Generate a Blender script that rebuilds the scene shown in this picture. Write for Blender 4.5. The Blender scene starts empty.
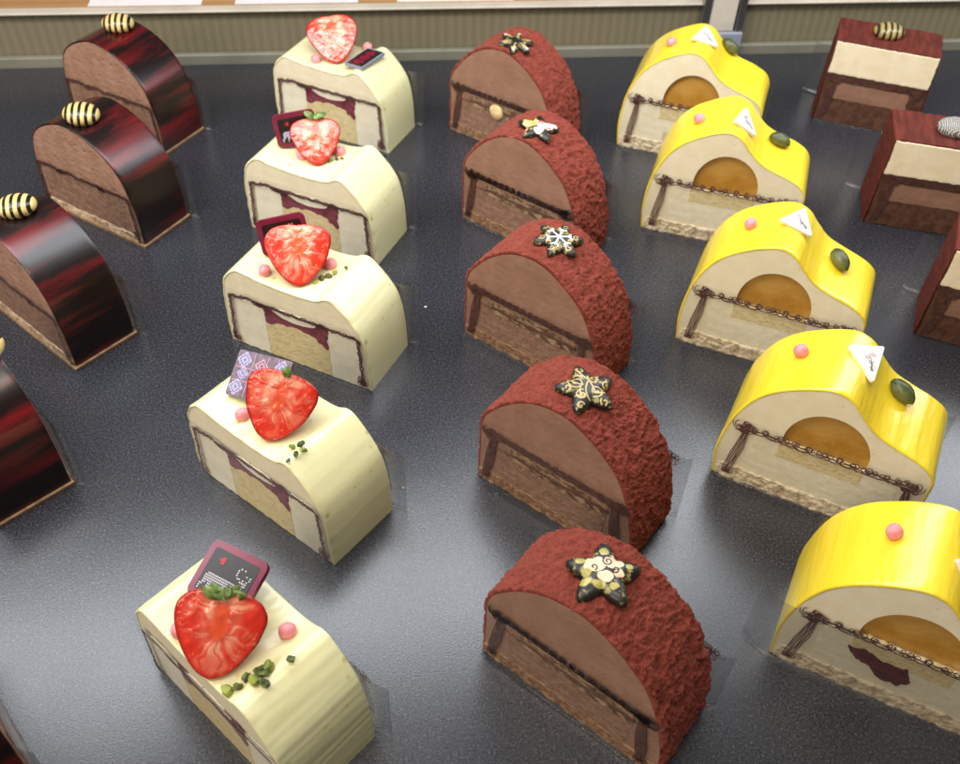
import bpy, bmesh, math, random
from mathutils import Vector, Matrix, noise
random.seed(7)
S = bpy.context.scene
C = S.collection
MM = 0.001
R = math.radians

# ------------------------------------------------------------------ materials
def principled(name):
    m = bpy.data.materials.new(name); m.use_nodes = True
    nt = m.node_tree; b = nt.nodes['Principled BSDF']
    return m, nt, b

def rgba(c): return (c[0], c[1], c[2], 1)

def mat(name, c1, c2=None, scale=150, stretch=(1, 1, 1), lo=.4, hi=.6, detail=4, rough=.5, rough2=None,
        bump=0, bscale=400, bstretch=None, sss=0, sssr=(1, .5, .25), sssd=.002, coat=0, coatr=.05, spec=.5,
        flecks=None, pits=None, trans=0, sheen=0):
    """noise-varied colour, optional flecks (scale, threshold, colour) and pits (scale, threshold, depth)"""
    m, nt, b = principled(name)
    N = nt.nodes.new; L = nt.links.new
    tc = N('ShaderNodeTexCoord')
    mp = N('ShaderNodeMapping'); mp.inputs['Scale'].default_value = stretch
    L(tc.outputs['Object'], mp.inputs['Vector'])
    col = None
    if c2 is not None:
        n = N('ShaderNodeTexNoise'); n.inputs['Scale'].default_value = scale; n.inputs['Detail'].default_value = detail
        n.inputs['Roughness'].default_value = .6
        L(mp.outputs[0], n.inputs['Vector'])
        r = N('ShaderNodeValToRGB'); r.color_ramp.elements[0].position = lo; r.color_ramp.elements[1].position = hi
        r.color_ramp.elements[0].color = rgba(c1); r.color_ramp.elements[1].color = rgba(c2)
        L(n.outputs['Fac'], r.inputs['Fac']); col = r.outputs['Color']
        if rough2 is not None:
            mr = N('ShaderNodeMapRange'); mr.inputs['From Min'].default_value = lo; mr.inputs['From Max'].default_value = hi
            mr.inputs['To Min'].default_value = rough; mr.inputs['To Max'].default_value = rough2
            L(n.outputs['Fac'], mr.inputs['Value']); L(mr.outputs[0], b.inputs['Roughness'])
    for fl in (flecks or []):
        v = N('ShaderNodeTexVoronoi'); v.inputs['Scale'].default_value = fl[0]
        nz = N('ShaderNodeTexNoise'); nz.inputs['Scale'].default_value = fl[0] * 1.5
        mxv = N('ShaderNodeMixRGB'); mxv.blend_type = 'ADD'; mxv.inputs['Fac'].default_value = .004
        L(tc.outputs['Object'], mxv.inputs[1]); L(nz.outputs['Color'], mxv.inputs[2]); L(mxv.outputs[0], v.inputs['Vector'])
        lt = N('ShaderNodeMath'); lt.operation = 'LESS_THAN'; lt.inputs[1].default_value = fl[1]
        L(v.outputs['Distance'], lt.inputs[0])
        # only some cells carry a fleck
        sep = N('ShaderNodeSeparateColor'); L(v.outputs['Color'], sep.inputs[0])
        g = N('ShaderNodeMath'); g.operation = 'LESS_THAN'; g.inputs[1].default_value = fl[3] if len(fl) > 3 else .5
        L(sep.outputs[0], g.inputs[0])
        mu = N('ShaderNodeMath'); mu.operation = 'MULTIPLY'; L(lt.outputs[0], mu.inputs[0]); L(g.outputs[0], mu.inputs[1])
        mx = N('ShaderNodeMixRGB'); mx.inputs[2].default_value = rgba(fl[2]); L(mu.outputs[0], mx.inputs[0])
        if col: L(col, mx.inputs[1])
        else: mx.inputs[1].default_value = rgba(c1)
        col = mx.outputs[0]
    if col: L(col, b.inputs['Base Color'])
    else: b.inputs['Base Color'].default_value = rgba(c1)
    if rough2 is None: b.inputs['Roughness'].default_value = rough
    b.inputs['Specular IOR Level'].default_value = spec
    h = None
    if bump:
        mp2 = N('ShaderNodeMapping'); mp2.inputs['Scale'].default_value = bstretch or (1, 1, 1)
        L(tc.outputs['Object'], mp2.inputs['Vector'])
        n2 = N('ShaderNodeTexNoise'); n2.inputs['Scale'].default_value = bscale; n2.inputs['Detail'].default_value = 5
        L(mp2.outputs[0], n2.inputs['Vector'])
        bp = N('ShaderNodeBump'); bp.inputs['Distance'].default_value = bump; bp.inputs['Strength'].default_value = 1
        L(n2.outputs['Fac'], bp.inputs['Height']); L(bp.outputs[0], b.inputs['Normal']); h = bp
    if pits:
        v = N('ShaderNodeTexVoronoi'); v.inputs['Scale'].default_value = pits[0]; L(tc.outputs['Object'], v.inputs['Vector'])
        mr = N('ShaderNodeMapRange'); mr.inputs['From Max'].default_value = pits[1]; L(v.outputs['Distance'], mr.inputs['Value'])
        bp = N('ShaderNodeBump'); bp.inputs['Distance'].default_value = pits[2]; L(mr.outputs[0], bp.inputs['Height'])
        if h: L(h.outputs[0], bp.inputs['Normal'])
        L(bp.outputs[0], b.inputs['Normal'])
    if sss:
        b.inputs['Subsurface Weight'].default_value = sss; b.inputs['Subsurface Radius'].default_value = sssr
        b.inputs['Subsurface Scale'].default_value = sssd
    b.inputs['Coat Weight'].default_value = coat; b.inputs['Coat Roughness'].default_value = coatr
    if sheen: b.inputs['Sheen Weight'].default_value = sheen; b.inputs['Sheen Roughness'].default_value = .5; b.inputs['Sheen Tint'].default_value = (.8, .3, .22, 1)
    if trans: b.inputs['Transmission Weight'].default_value = trans
    return m

def mat_attr(name, rough=.2, bump=0, bscale=500, sss=.15, coat=.5, coatr=.06):
    m, nt, b = principled(name); N = nt.nodes.new; L = nt.links.new
    a = N('ShaderNodeAttribute'); a.attribute_name = 'pattern'; L(a.outputs['Color'], b.inputs['Base Color'])
    b.inputs['Roughness'].default_value = rough
    b.inputs['Subsurface Weight'].default_value = sss; b.inputs['Subsurface Radius'].default_value = (1, .25, .12); b.inputs['Subsurface Scale'].default_value = .0015
    b.inputs['Coat Weight'].default_value = coat; b.inputs['Coat Roughness'].default_value = coatr
    if bump:
        tc = N('ShaderNodeTexCoord'); n2 = N('ShaderNodeTexNoise'); n2.inputs['Scale'].default_value = bscale
        n2.inputs['Detail'].default_value = 3
        L(tc.outputs['Object'], n2.inputs['Vector'])
        bp = N('ShaderNodeBump'); bp.inputs['Distance'].default_value = bump
        L(n2.outputs['Fac'], bp.inputs['Height']); L(bp.outputs[0], b.inputs['Normal']); L(bp.outputs[0], b.inputs['Coat Normal'])
    return m

def mat_film(name, f0=.015, f1=.16, rough=.08, tint=.985):
    m = bpy.data.materials.new(name); m.use_nodes = True; nt = m.node_tree; nt.nodes.clear()
    N = nt.nodes.new; L = nt.links.new
    out = N('ShaderNodeOutputMaterial'); mix = N('ShaderNodeMixShader'); tr = N('ShaderNodeBsdfTransparent'); gl = N('ShaderNodeBsdfGlossy')
    tr.inputs['Color'].default_value = (tint, tint, tint, 1); gl.inputs['Roughness'].default_value = rough
    lw = N('ShaderNodeLayerWeight'); lw.inputs['Blend'].default_value = .5
    pw = N('ShaderNodeMath'); pw.operation = 'POWER'; pw.inputs[1].default_value = 4; L(lw.outputs['Facing'], pw.inputs[0])
    ma = N('ShaderNodeMath'); ma.operation = 'MULTIPLY_ADD'; ma.inputs[1].default_value = f1; ma.inputs[2].default_value = f0; L(pw.outputs[0], ma.inputs[0])
    L(ma.outputs[0], mix.inputs[0]); L(tr.outputs[0], mix.inputs[1]); L(gl.outputs[0], mix.inputs[2]); L(mix.outputs[0], out.inputs[0])
    return m

def mat_bands(name, dark, light, scale, axis='X', thr=.5, dist=1.2, rough=.25, grid=False):
    m, nt, b = principled(name); N = nt.nodes.new; L = nt.links.new
    tc = N('ShaderNodeTexCoord')
    def wave(ax, rot):
        mp = N('ShaderNodeMapping'); mp.inputs['Rotation'].default_value = (0, 0, rot); L(tc.outputs['Object'], mp.inputs[0])
        w = N('ShaderNodeTexWave'); w.bands_direction = ax; w.inputs['Scale'].default_value = scale
        w.inputs['Distortion'].default_value = dist; w.inputs['Detail'].default_value = 1; w.inputs['Detail Scale'].default_value = .8
        L(mp.outputs[0], w.inputs['Vector']); return w.outputs['Fac']
    f = wave(axis, 0)
    if grid:
        f2 = wave(axis, 1.3); mn = N('ShaderNodeMath'); mn.operation = 'MAXIMUM'; L(f, mn.inputs[0]); L(f2, mn.inputs[1]); f = mn.outputs[0]
    r = N('ShaderNodeValToRGB'); r.color_ramp.elements[0].position = thr - .06; r.color_ramp.elements[1].position = thr + .06
    r.color_ramp.elements[0].color = rgba(dark); r.color_ramp.elements[1].color = rgba(light)
    L(f, r.inputs[0]); L(r.outputs[0], b.inputs['Base Color']); b.inputs['Roughness'].default_value = rough
    bp = N('ShaderNodeBump'); bp.inputs['Distance'].default_value = .0003; L(f, bp.inputs['Height']); L(bp.outputs[0], b.inputs['Normal'])
    return m

M = {}
M['ivory'] = mat('ivory white chocolate', (.77, .74, .425), (.79, .765, .46), scale=40, stretch=(3, .7, 3), lo=.35, hi=.65, rough=.3, bump=.0001, bscale=70,
                 bstretch=(1.6, .7, 1.6), sss=.12, sssr=(1, .75, .35), spec=.5, coat=.25, coatr=.12,
                 flecks=[(150, .17, (.42, .45, .07), .22), (230, .16, (.56, .50, .10), .16)])
M['white_mousse'] = mat('white mousse', (.80, .71, .50), (.85, .77, .57), scale=120, rough=.55, bump=.00018, bscale=220, sss=.12, sssr=(1, .75, .4), pits=(420, .16, .0003))
M['white_block'] = mat('white cream', (.82, .76, .57), (.88, .83, .66), scale=150, rough=.5, bump=.00022, bscale=220, sss=.12, sssr=(1, .8, .5))
M['pale_sponge'] = mat('pale sponge', (.66, .51, .24), (.78, .66, .38), scale=300, stretch=(.8, 1, 1.4), lo=.35, hi=.62, rough=.7, bump=.0003, bscale=800, pits=(700, .3, .0004))
M['berry_jelly'] = mat('purple jelly', (.15, .020, .035), (.24, .055, .075), scale=160, rough=.25, bump=.0002, bscale=500)
M['cocoa'] = mat('cocoa velvet', (.14, .027, .019), (.265, .053, .036), scale=330, lo=.3, hi=.7, rough=.9, bump=.0010, bscale=1300, spec=.15, sheen=.3)
M['choc_mousse'] = mat('chocolate mousse', (.285, .150, .098), (.33, .18, .12), scale=90, rough=.4, bump=.0004, bscale=280, sss=.05, sssr=(1, .5, .3), pits=(300, .12, .0005))
M['choc_lower'] = mat('chocolate cream', (.235, .122, .075), (.32, .18, .115), scale=260, rough=.55, bump=.0007, bscale=380, pits=(380, .2, .0005))
M['nut_cream'] = mat('nut cream', (.085, .034, .018), (.40, .26, .14), scale=300, stretch=(1, 1, 1.3), lo=.4, hi=.62, rough=.55, bump=.0006, bscale=500)
M['hazelnut'] = mat('hazelnut', (.62, .42, .18), (.72, .55, .30), scale=300, rough=.5, bump=.0002)
M['choc_sponge'] = mat('brown sponge', (.19, .09, .045), (.33, .19, .10), scale=420, rough=.8, bump=.0006, bscale=800)
M['yellow'] = mat('yellow glaze', (.88, .635, .026), (.89, .675, .042), scale=40, stretch=(2, .5, 2), rough=.23, bump=.0003, bscale=90, bstretch=(5, .9, 5), sss=.12, sssr=(1, .7, .08),
                  coat=.3, coatr=.14)
M['vanilla'] = mat('vanilla mousse', (.84, .75, .53), (.88, .80, .59), scale=120, rough=.5, bump=.00015, bscale=200, sss=.1, sssr=(1, .7, .4), pits=(260, .10, .0004))
M['vanilla_low'] = mat('vanilla cream', (.82, .74, .52), (.88, .81, .61), scale=200, rough=.5, bump=.0003, bscale=300, sss=.1, sssr=(1, .7, .4))
M['mango'] = mat('mango jelly', (.46, .225, .03), (.55, .31, .07), scale=60, rough=.2, bump=.0003, sss=.3, sssr=(1, .5, .1), sssd=.004)
M['biscuit'] = mat('biscuit', (.36, .22, .10), (.78, .66, .45), scale=260, lo=.30, hi=.50, rough=.85, bump=.0012, bscale=520)
M['berry_fill'] = mat('dark cherry', (.06, .006, .010), (.15, .014, .018), scale=300, rough=.2, bump=.0005)
M['dark_glaze'] = mat('dark marbled glaze', (.007, .0022, .0022), (.17, .006, .008), scale=36, stretch=(2.4, .28, 2.4), lo=.48, hi=.72, detail=10, rough=.29, coat=.12, coatr=.2, bump=.00012, bscale=60)
M['milk_mousse'] = mat('milk chocolate mousse', (.32, .17, .108), (.38, .215, .145), scale=130, rough=.5, bump=.0007, bscale=300, sss=.05, sssr=(1, .5, .3), pits=(300, .22, .0008))
M['nib'] = mat('pale base sponge', (.45, .30, .18), (.66, .50, .33), scale=380, lo=.35, hi=.6, rough=.8, bump=.001, bscale=600)
M['board'] = mat('wafer base', (.20, .115, .06), (.33, .20, .11), scale=300, stretch=(1, 1, 3), rough=.5, bump=.0003)
M['red_cocoa'] = mat('cocoa topping', (.075, .013, .008), (.125, .022, .013), scale=130, stretch=(3, .6, 3), rough=.8, bump=.0004, bscale=350, bstretch=(3, .6, 3), spec=.25)
M['cream_layer'] = mat('cream layer', (.80, .68, .47), (.85, .75, .55), scale=120, rough=.5, bump=.00018, bscale=260, sss=.1, sssr=(1, .75, .4))
M['dark_layer'] = mat('dark chocolate layer', (.075, .028, .014), (.13, .055, .030), scale=220, rough=.5, bump=.0003)
M['film'] = mat_film('clear film')
M['film_free'] = mat_film('clear film', .10, .35, .30, .93)
M['lace'] = mat('printed chocolate lace', (.125, .050, .044), rough=.5)
M['lace_dark'] = mat('dark printed lace', (.060, .021, .016), (.12, .05, .035), scale=500, rough=.5)
M['tray'] = None
M['skin'] = mat('strawberry skin', (.48, .016, .008), (.60, .035, .015), scale=90, rough=.2, coat=.4, flecks=[(420, .16, (.75, .5, .12), .8)], pits=(420, .3, .0004))
M['flesh'] = mat_attr('strawberry flesh', rough=.20, bump=.0009, bscale=190, coat=.22, coatr=.12)
M['leaf'] = mat('strawberry leaf', (.07, .13, .02), (.24, .33, .09), scale=300, rough=.45, bump=.0003)
M['pink'] = mat('pink sugar', (.80, .25, .27), (.86, .33, .34), scale=200, rough=.35, sss=.1, bump=.0001)
M['pist_dark'] = mat('dark pistachio', (.035, .055, .012), (.11, .13, .02), scale=160, rough=.45, bump=.0005, bscale=300)
M['pist_light'] = mat('pale pistachio', (.14, .20, .018), (.30, .34, .045), scale=200, rough=.5, bump=.0004)
M['nut'] = mat('whole pistachio', (.040, .055, .016), (.115, .125, .040), scale=120, rough=.4, bump=.0003, bscale=250, bstretch=(.4, 1.5, 1.5))
M['plum'] = mat('plum chocolate', (.16, .012, .035), (.20, .018, .05), scale=120, rough=.22)
M['black_choc'] = mat('dark chocolate', (.012, .007, .006), (.02, .012, .01), scale=200, rough=.3)
M['print_white'] = mat('white print', (.62, .62, .68), rough=.5)
M['print_lilac'] = mat('lilac print', (.40, .38, .60), rough=.5)
M['print_mauve'] = mat('mauve chocolate', (.10, .062, .090), (.17, .12, .16), scale=600, rough=.4)
M['print_red'] = mat('red print', (.45, .03, .05), rough=.45)
M['print_crimson'] = mat('crimson print', (.22, .008, .03), rough=.4)
M['print_pink'] = mat('pink print', (.62, .30, .42), rough=.5)
M['white_choc'] = mat('white chocolate', (.80, .76, .72), (.84, .81, .78), scale=200, rough=.35)
M['ink'] = mat('ink', (.10, .08, .10), rough=.5)
M['ink_red'] = mat('red ink', (.36, .10, .07), rough=.5)
M['star_black'] = mat('black star chocolate', (.011, .010, .009), (.30, .25, .085), scale=420, lo=.56, hi=.64, detail=3, rough=.45, coat=.1, bump=.0003, bscale=300)
M['scroll_black'] = mat('black scroll print', (.015, .012, .010), rough=.45)
M['gold'] = mat('pale gold print', (.40, .30, .11), (.54, .42, .19), scale=300, rough=.4)
M['peach'] = mat('peach print', (.82, .56, .36), (.86, .64, .45), scale=300, rough=.35)
M['olive'] = mat('olive print', (.30, .27, .06), (.48, .43, .14), scale=300, rough=.35)
M['star_white'] = mat('white star print', (.72, .70, .70), rough=.4)
M['star_orange'] = mat('orange star print', (.80, .34, .08), (.85, .55, .25), scale=400, rough=.4)
M['egg'] = mat_bands('black and gold stripes', (.010, .007, .006), (.66, .49, .19), 96, 'X', .42, .5)
M['egg_olive'] = mat_bands('dark and olive stripes', (.03, .018, .010), (.34, .27, .10), 90, 'X', .42, .8)
M['egg_white'] = mat_bands('dark with white lattice', (.014, .010, .009), (.55, .52, .48), 330, 'X', .80, 2.0, grid=True)
M['steel'] = mat('brushed steel', (.42, .42, .42), rough=.35, bump=.00005, bscale=300, bstretch=(.1, 5, 5))
for k in ('steel',):
    M[k].node_tree.nodes['Principled BSDF'].inputs['Metallic'].default_value = 1
M['lip'] = mat('cream painted lip', (.50, .45, .37), (.58, .52, .44), scale=30, rough=.4)
M['rail'] = mat('grey green rail', (.17, .165, .125), (.20, .19, .15), scale=25, rough=.4)
M['wood'] = mat('orange wood', (.36, .19, .075), (.46, .26, .115), scale=14, stretch=(.5, 6, 1), rough=.45)
M['paper'] = mat('paper', (.74, .70, .74), (.79, .76, .79), scale=40, rough=.7)
M['paper_warm'] = mat('warm paper', (.78, .68, .62), (.82, .74, .68), scale=40, rough=.7)
M['clamp'] = mat('blue grey clamp', (.24, .26, .32), rough=.35)

def tray_mat():
    m, nt, b = principled('dark speckled tray'); N = nt.nodes.new; L = nt.links.new
    tc = N('ShaderNodeTexCoord')
    n = N('ShaderNodeTexNoise'); n.inputs['Scale'].default_value = 1100; n.inputs['Detail'].default_value = 3; n.inputs['Roughness'].default_value = .7
    L(tc.outputs['Object'], n.inputs['Vector'])
    r = N('ShaderNodeValToRGB'); e = r.color_ramp.elements; e[0].position = .40; e[0].color = (.011, .0117, .0155, 1); e[1].position = .60; e[1].color = (.038, .040, .051, 1)
    x = e.new(.70); x.color = (.10, .106, .125, 1)
    L(n.outputs['Fac'], r.inputs[0]); L(r.outputs[0], b.inputs['Base Color'])
    n3 = N('ShaderNodeTexNoise'); n3.inputs['Scale'].default_value = 9; n3.inputs['Detail'].default_value = 5; L(tc.outputs['Object'], n3.inputs['Vector'])
    mr = N('ShaderNodeMapRange'); mr.inputs['From Min'].default_value = .3; mr.inputs['From Max'].default_value = .7
    mr.inputs['To Min'].default_value = .21; mr.inputs['To Max'].default_value = .30; L(n3.outputs['Fac'], mr.inputs['Value']); L(mr.outputs[0], b.inputs['Roughness'])
    b.inputs['Specular IOR Level'].default_value = .8
    n2 = N('ShaderNodeTexNoise'); n2.inputs['Scale'].default_value = 1700; n2.inputs['Detail'].default_value = 2; L(tc.outputs['Object'], n2.inputs['Vector'])
    bp = N('ShaderNodeBump'); bp.inputs['Distance'].default_value = .00005; bp.inputs['Strength'].default_value = 1
    L(n2.outputs['Fac'], bp.inputs['Height']); L(bp.outputs[0], b.inputs['Normal'])
    return m
M['tray'] = tray_mat()

def rib_mat():
    m, nt, b = principled('olive ribbed panel'); N = nt.nodes.new; L = nt.links.new
    tc = N('ShaderNodeTexCoord'); w = N('ShaderNodeTexWave'); w.bands_direction = 'X'; w.inputs['Scale'].default_value = 52; w.inputs['Distortion'].default_value = .25
    L(tc.outputs['Object'], w.inputs['Vector'])
    r = N('ShaderNodeValToRGB'); e = r.color_ramp.elements; e[0].color = (.165, .14, .085, 1); e[1].color = (.19, .165, .105, 1)
    L(w.outputs['Fac'], r.inputs[0]); L(r.outputs[0], b.inputs['Base Color']); b.inputs['Roughness'].default_value = .45
    bp = N('ShaderNodeBump'); bp.inputs['Distance'].default_value = .0002; L(w.outputs['Fac'], bp.inputs['Height']); L(bp.outputs[0], b.inputs['Normal'])
    return m
M['ribs'] = rib_mat()

# ------------------------------------------------------------------ mesh helpers
def mesh_obj(name, verts, faces, m, parent=None, smooth=True, scale=MM):
    me = bpy.data.meshes.new(name); me.from_pydata([tuple(c * scale for c in v) for v in verts], [], faces)
    me.validate(); me.update()
    bm = bmesh.new(); bm.from_mesh(me); bmesh.ops.recalc_face_normals(bm, faces=bm.faces); bm.to_mesh(me); bm.free()
    if smooth:
        for p in me.polygons: p.use_smooth = True
    me.materials.append(M[m])
    o = bpy.data.objects.new(name, me); C.objects.link(o)
    if parent: o.parent = parent
    return o

def link(name, src, parent):
    o = bpy.data.objects.new(name, src.data); C.objects.link(o); o.parent = parent; return o

def empty(name, loc, rz, label, cat, group=None):
    o = bpy.data.objects.new(name, None); C.objects.link(o); o.empty_display_size = .01
    o.location = loc; o.rotation_euler = (0, 0, rz)
    o['label'] = label; o['category'] = cat
    if group: o['group'] = group
    return o

def tag(o, label, cat, group=None):
    o['label'] = label; o['category'] = cat
    if group: o['group'] = group

def catmull(pts, n):
    P = [pts[0]] + list(pts) + [pts[-1]]; out = []
    for i in range(1, len(P) - 2):
        p0, p1, p2, p3 = P[i - 1], P[i], P[i + 1], P[i + 2]
        for k in range(12):
            t = k / 12
            out.append(tuple(.5 * (2 * p1[a] + (p2[a] - p0[a]) * t + (2 * p0[a] - 5 * p1[a] + 4 * p2[a] - p3[a]) * t * t + (3 * p1[a] - p0[a] - 3 * p2[a] + p3[a]) * t ** 3) for a in (0, 1)))
    out.append(tuple(pts[-1])); return resample(out, n)

def resample(q, n):
    d = [0]
    for a, b in zip(q, q[1:]): d.append(d[-1] + math.dist(a, b))
    out = []; j = 0
    for i in range(n + 1):
        s = d[-1] * i / n
        while j < len(q) - 2 and d[j + 1] < s: j += 1
        t = (s - d[j]) / max(1e-9, d[j + 1] - d[j])
        out.append((q[j][0] + (q[j + 1][0] - q[j][0]) * t, q[j][1] + (q[j + 1][1] - q[j][1]) * t))
    return out

def normals(q):
    out = []
    for i in range(len(q)):
        a = q[max(0, i - 1)]; b = q[min(len(q) - 1, i + 1)]
        dx, dz = b[0] - a[0], b[1] - a[1]; l = math.hypot(dx, dz) or 1
        out.append((-dz / l, dx / l))
    return out

def coat_mesh(name, prof, D, t, r, ny, disp, m, parent, ns=200, smooth=True, sharp=False):
    """a real shell of thickness t over the profile, rounded at both cut edges"""
    O = resample(prof, ns) if sharp else catmull(prof, ns)
    Nn = normals(O)
    rows = []
    for k in range(5): b = R(90 - 22.5 * k); rows.append((r * (1 - math.sin(b)), r * (1 - math.cos(b))))
    mid = [(r + (D - 2 * r) * j / ny, 0) for j in range(1, ny)]
    rows = rows + mid + [(D - y, i) for y, i in reversed(rows)]
    verts, faces = [], []; W = len(O)
    def add(y, inset, dsp=True):
        for i, (p, n) in enumerate(zip(O, Nn)):
            f = min(1, p[1] / 3)
            e = (disp(i / ns, y, p) * f if disp and dsp else 0) - inset
            verts.append((p[0] + n[0] * e, y, max(0.05, p[1] + n[1] * e)))
    for y, ins in rows: add(y, ins)
    nr = len(rows)
    add(D - .02, t, False); add(.02, t, False)
    seq = list(range(nr)) + [nr, nr + 1, 0]
    for a, b in zip(seq, seq[1:]):
        for i in range(W - 1):
            faces.append((a * W + i, a * W + i + 1, b * W + i + 1, b * W + i))
    return mesh_obj(name, verts, faces, m, parent, smooth)

def prism(name, poly, y0, y1, m, parent, jit=0, seed=0, dens=1.2):
    """polygon in x,z extruded from y0 to y1"""
    if jit:
        q = resample(list(poly) + [poly[0]], max(8, int(sum(math.dist(a, b) for a, b in zip(poly, list(poly[1:]) + [poly[0]])) / dens)))[:-1]
        poly = [(x + jit * noise.noise(Vector((x * .35, z * .35, seed))) + .5 * jit * noise.noise(Vector((x * 1.1, z * 1.1, seed + 9))),
                 max(.1, z + jit * noise.noise(Vector((x * .35, z * .35, seed + 5))) + .5 * jit * noise.noise(Vector((x * 1.1, z * 1.1, seed + 3))))) for x, z in q]
    n = len(poly)
    v = [(x, y0, z) for x, z in poly] + [(x, y1, z) for x, z in poly]
    f = [tuple(range(n)), tuple(range(2 * n - 1, n - 1, -1))] + [(i, (i + 1) % n, n + (i + 1) % n, n + i) for i in range(n)]
    return mesh_obj(name, v, f, m, parent, smooth=False)

def crumb_slab(name, x0, x1, ztop, D, m, parent, amp=1.0, seed=0, step=.7):
    """a crumbly strip along the foot of the cake: rough front and back faces"""
    nx = int((x1 - x0) / step); nz = 10; verts = []; faces = []
    def grid(ysign, ybase):
        b = len(verts)
        for i in range(nx + 1):
            x = x0 + (x1 - x0) * i / nx
            zt = ztop + 1.1 * noise.noise(Vector((x * .25, seed, 1))) + .5 * noise.noise(Vector((x * .9, seed, 4)))
            for k in range(nz + 1):
                z = .05 + (zt - .05) * k / nz
                e = amp * (noise.noise(Vector((x * .22, z * .25, seed))) + .7 * noise.noise(Vector((x * .6, z * .6, seed + 2))) + .4 * noise.noise(Vector((x * 1.3, z * 1.3, seed + 7))))
                verts.append((x, ybase + ysign * e - (.4 if k == 0 else 0) * ysign * -1, z))
        return b
    a = grid(-1, -.5); c = grid(1, D + .4); W = nz + 1
    for b in (a, c):
        for i in range(nx):
            for k in range(nz): faces.append((b + i * W + k, b + (i + 1) * W + k, b + (i + 1) * W + k + 1, b + i * W + k + 1))
    for i in range(nx):
        for k in (0, nz): faces.append((a + i * W + k, a + (i + 1) * W + k, c + (i + 1) * W + k, c + i * W + k))
    for i in (0, nx):
        for k in range(nz): faces.append((a + i * W + k, a + i * W + k + 1, c + i * W + k + 1, c + i * W + k))
    return mesh_obj(name, verts, faces, m, parent, smooth=True)

def ribbons(name, lines, w, y, m, parent, fn=None):
    """flat printed strokes: each line a list of (x,z); fn maps (x,z) to a 3-D point and lift"""
    verts, faces = [], []
    for ln in lines:
        ww = w
        if isinstance(ln, tuple): ln, ww = ln
        N2 = normals(ln); b = len(verts)
        for p, n in zip(ln, N2):
            for s in (-.5, .5):
                q = (p[0] + n[0] * ww * s, p[1] + n[1] * ww * s)
                verts.append(fn(*q) if fn else (q[0], y, q[1]))
        for i in range(len(ln) - 1): faces.append((b + 2 * i, b + 2 * i + 1, b + 2 * i + 3, b + 2 * i + 2))
    return mesh_obj(name, verts, faces, m, parent, smooth=False)

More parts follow.
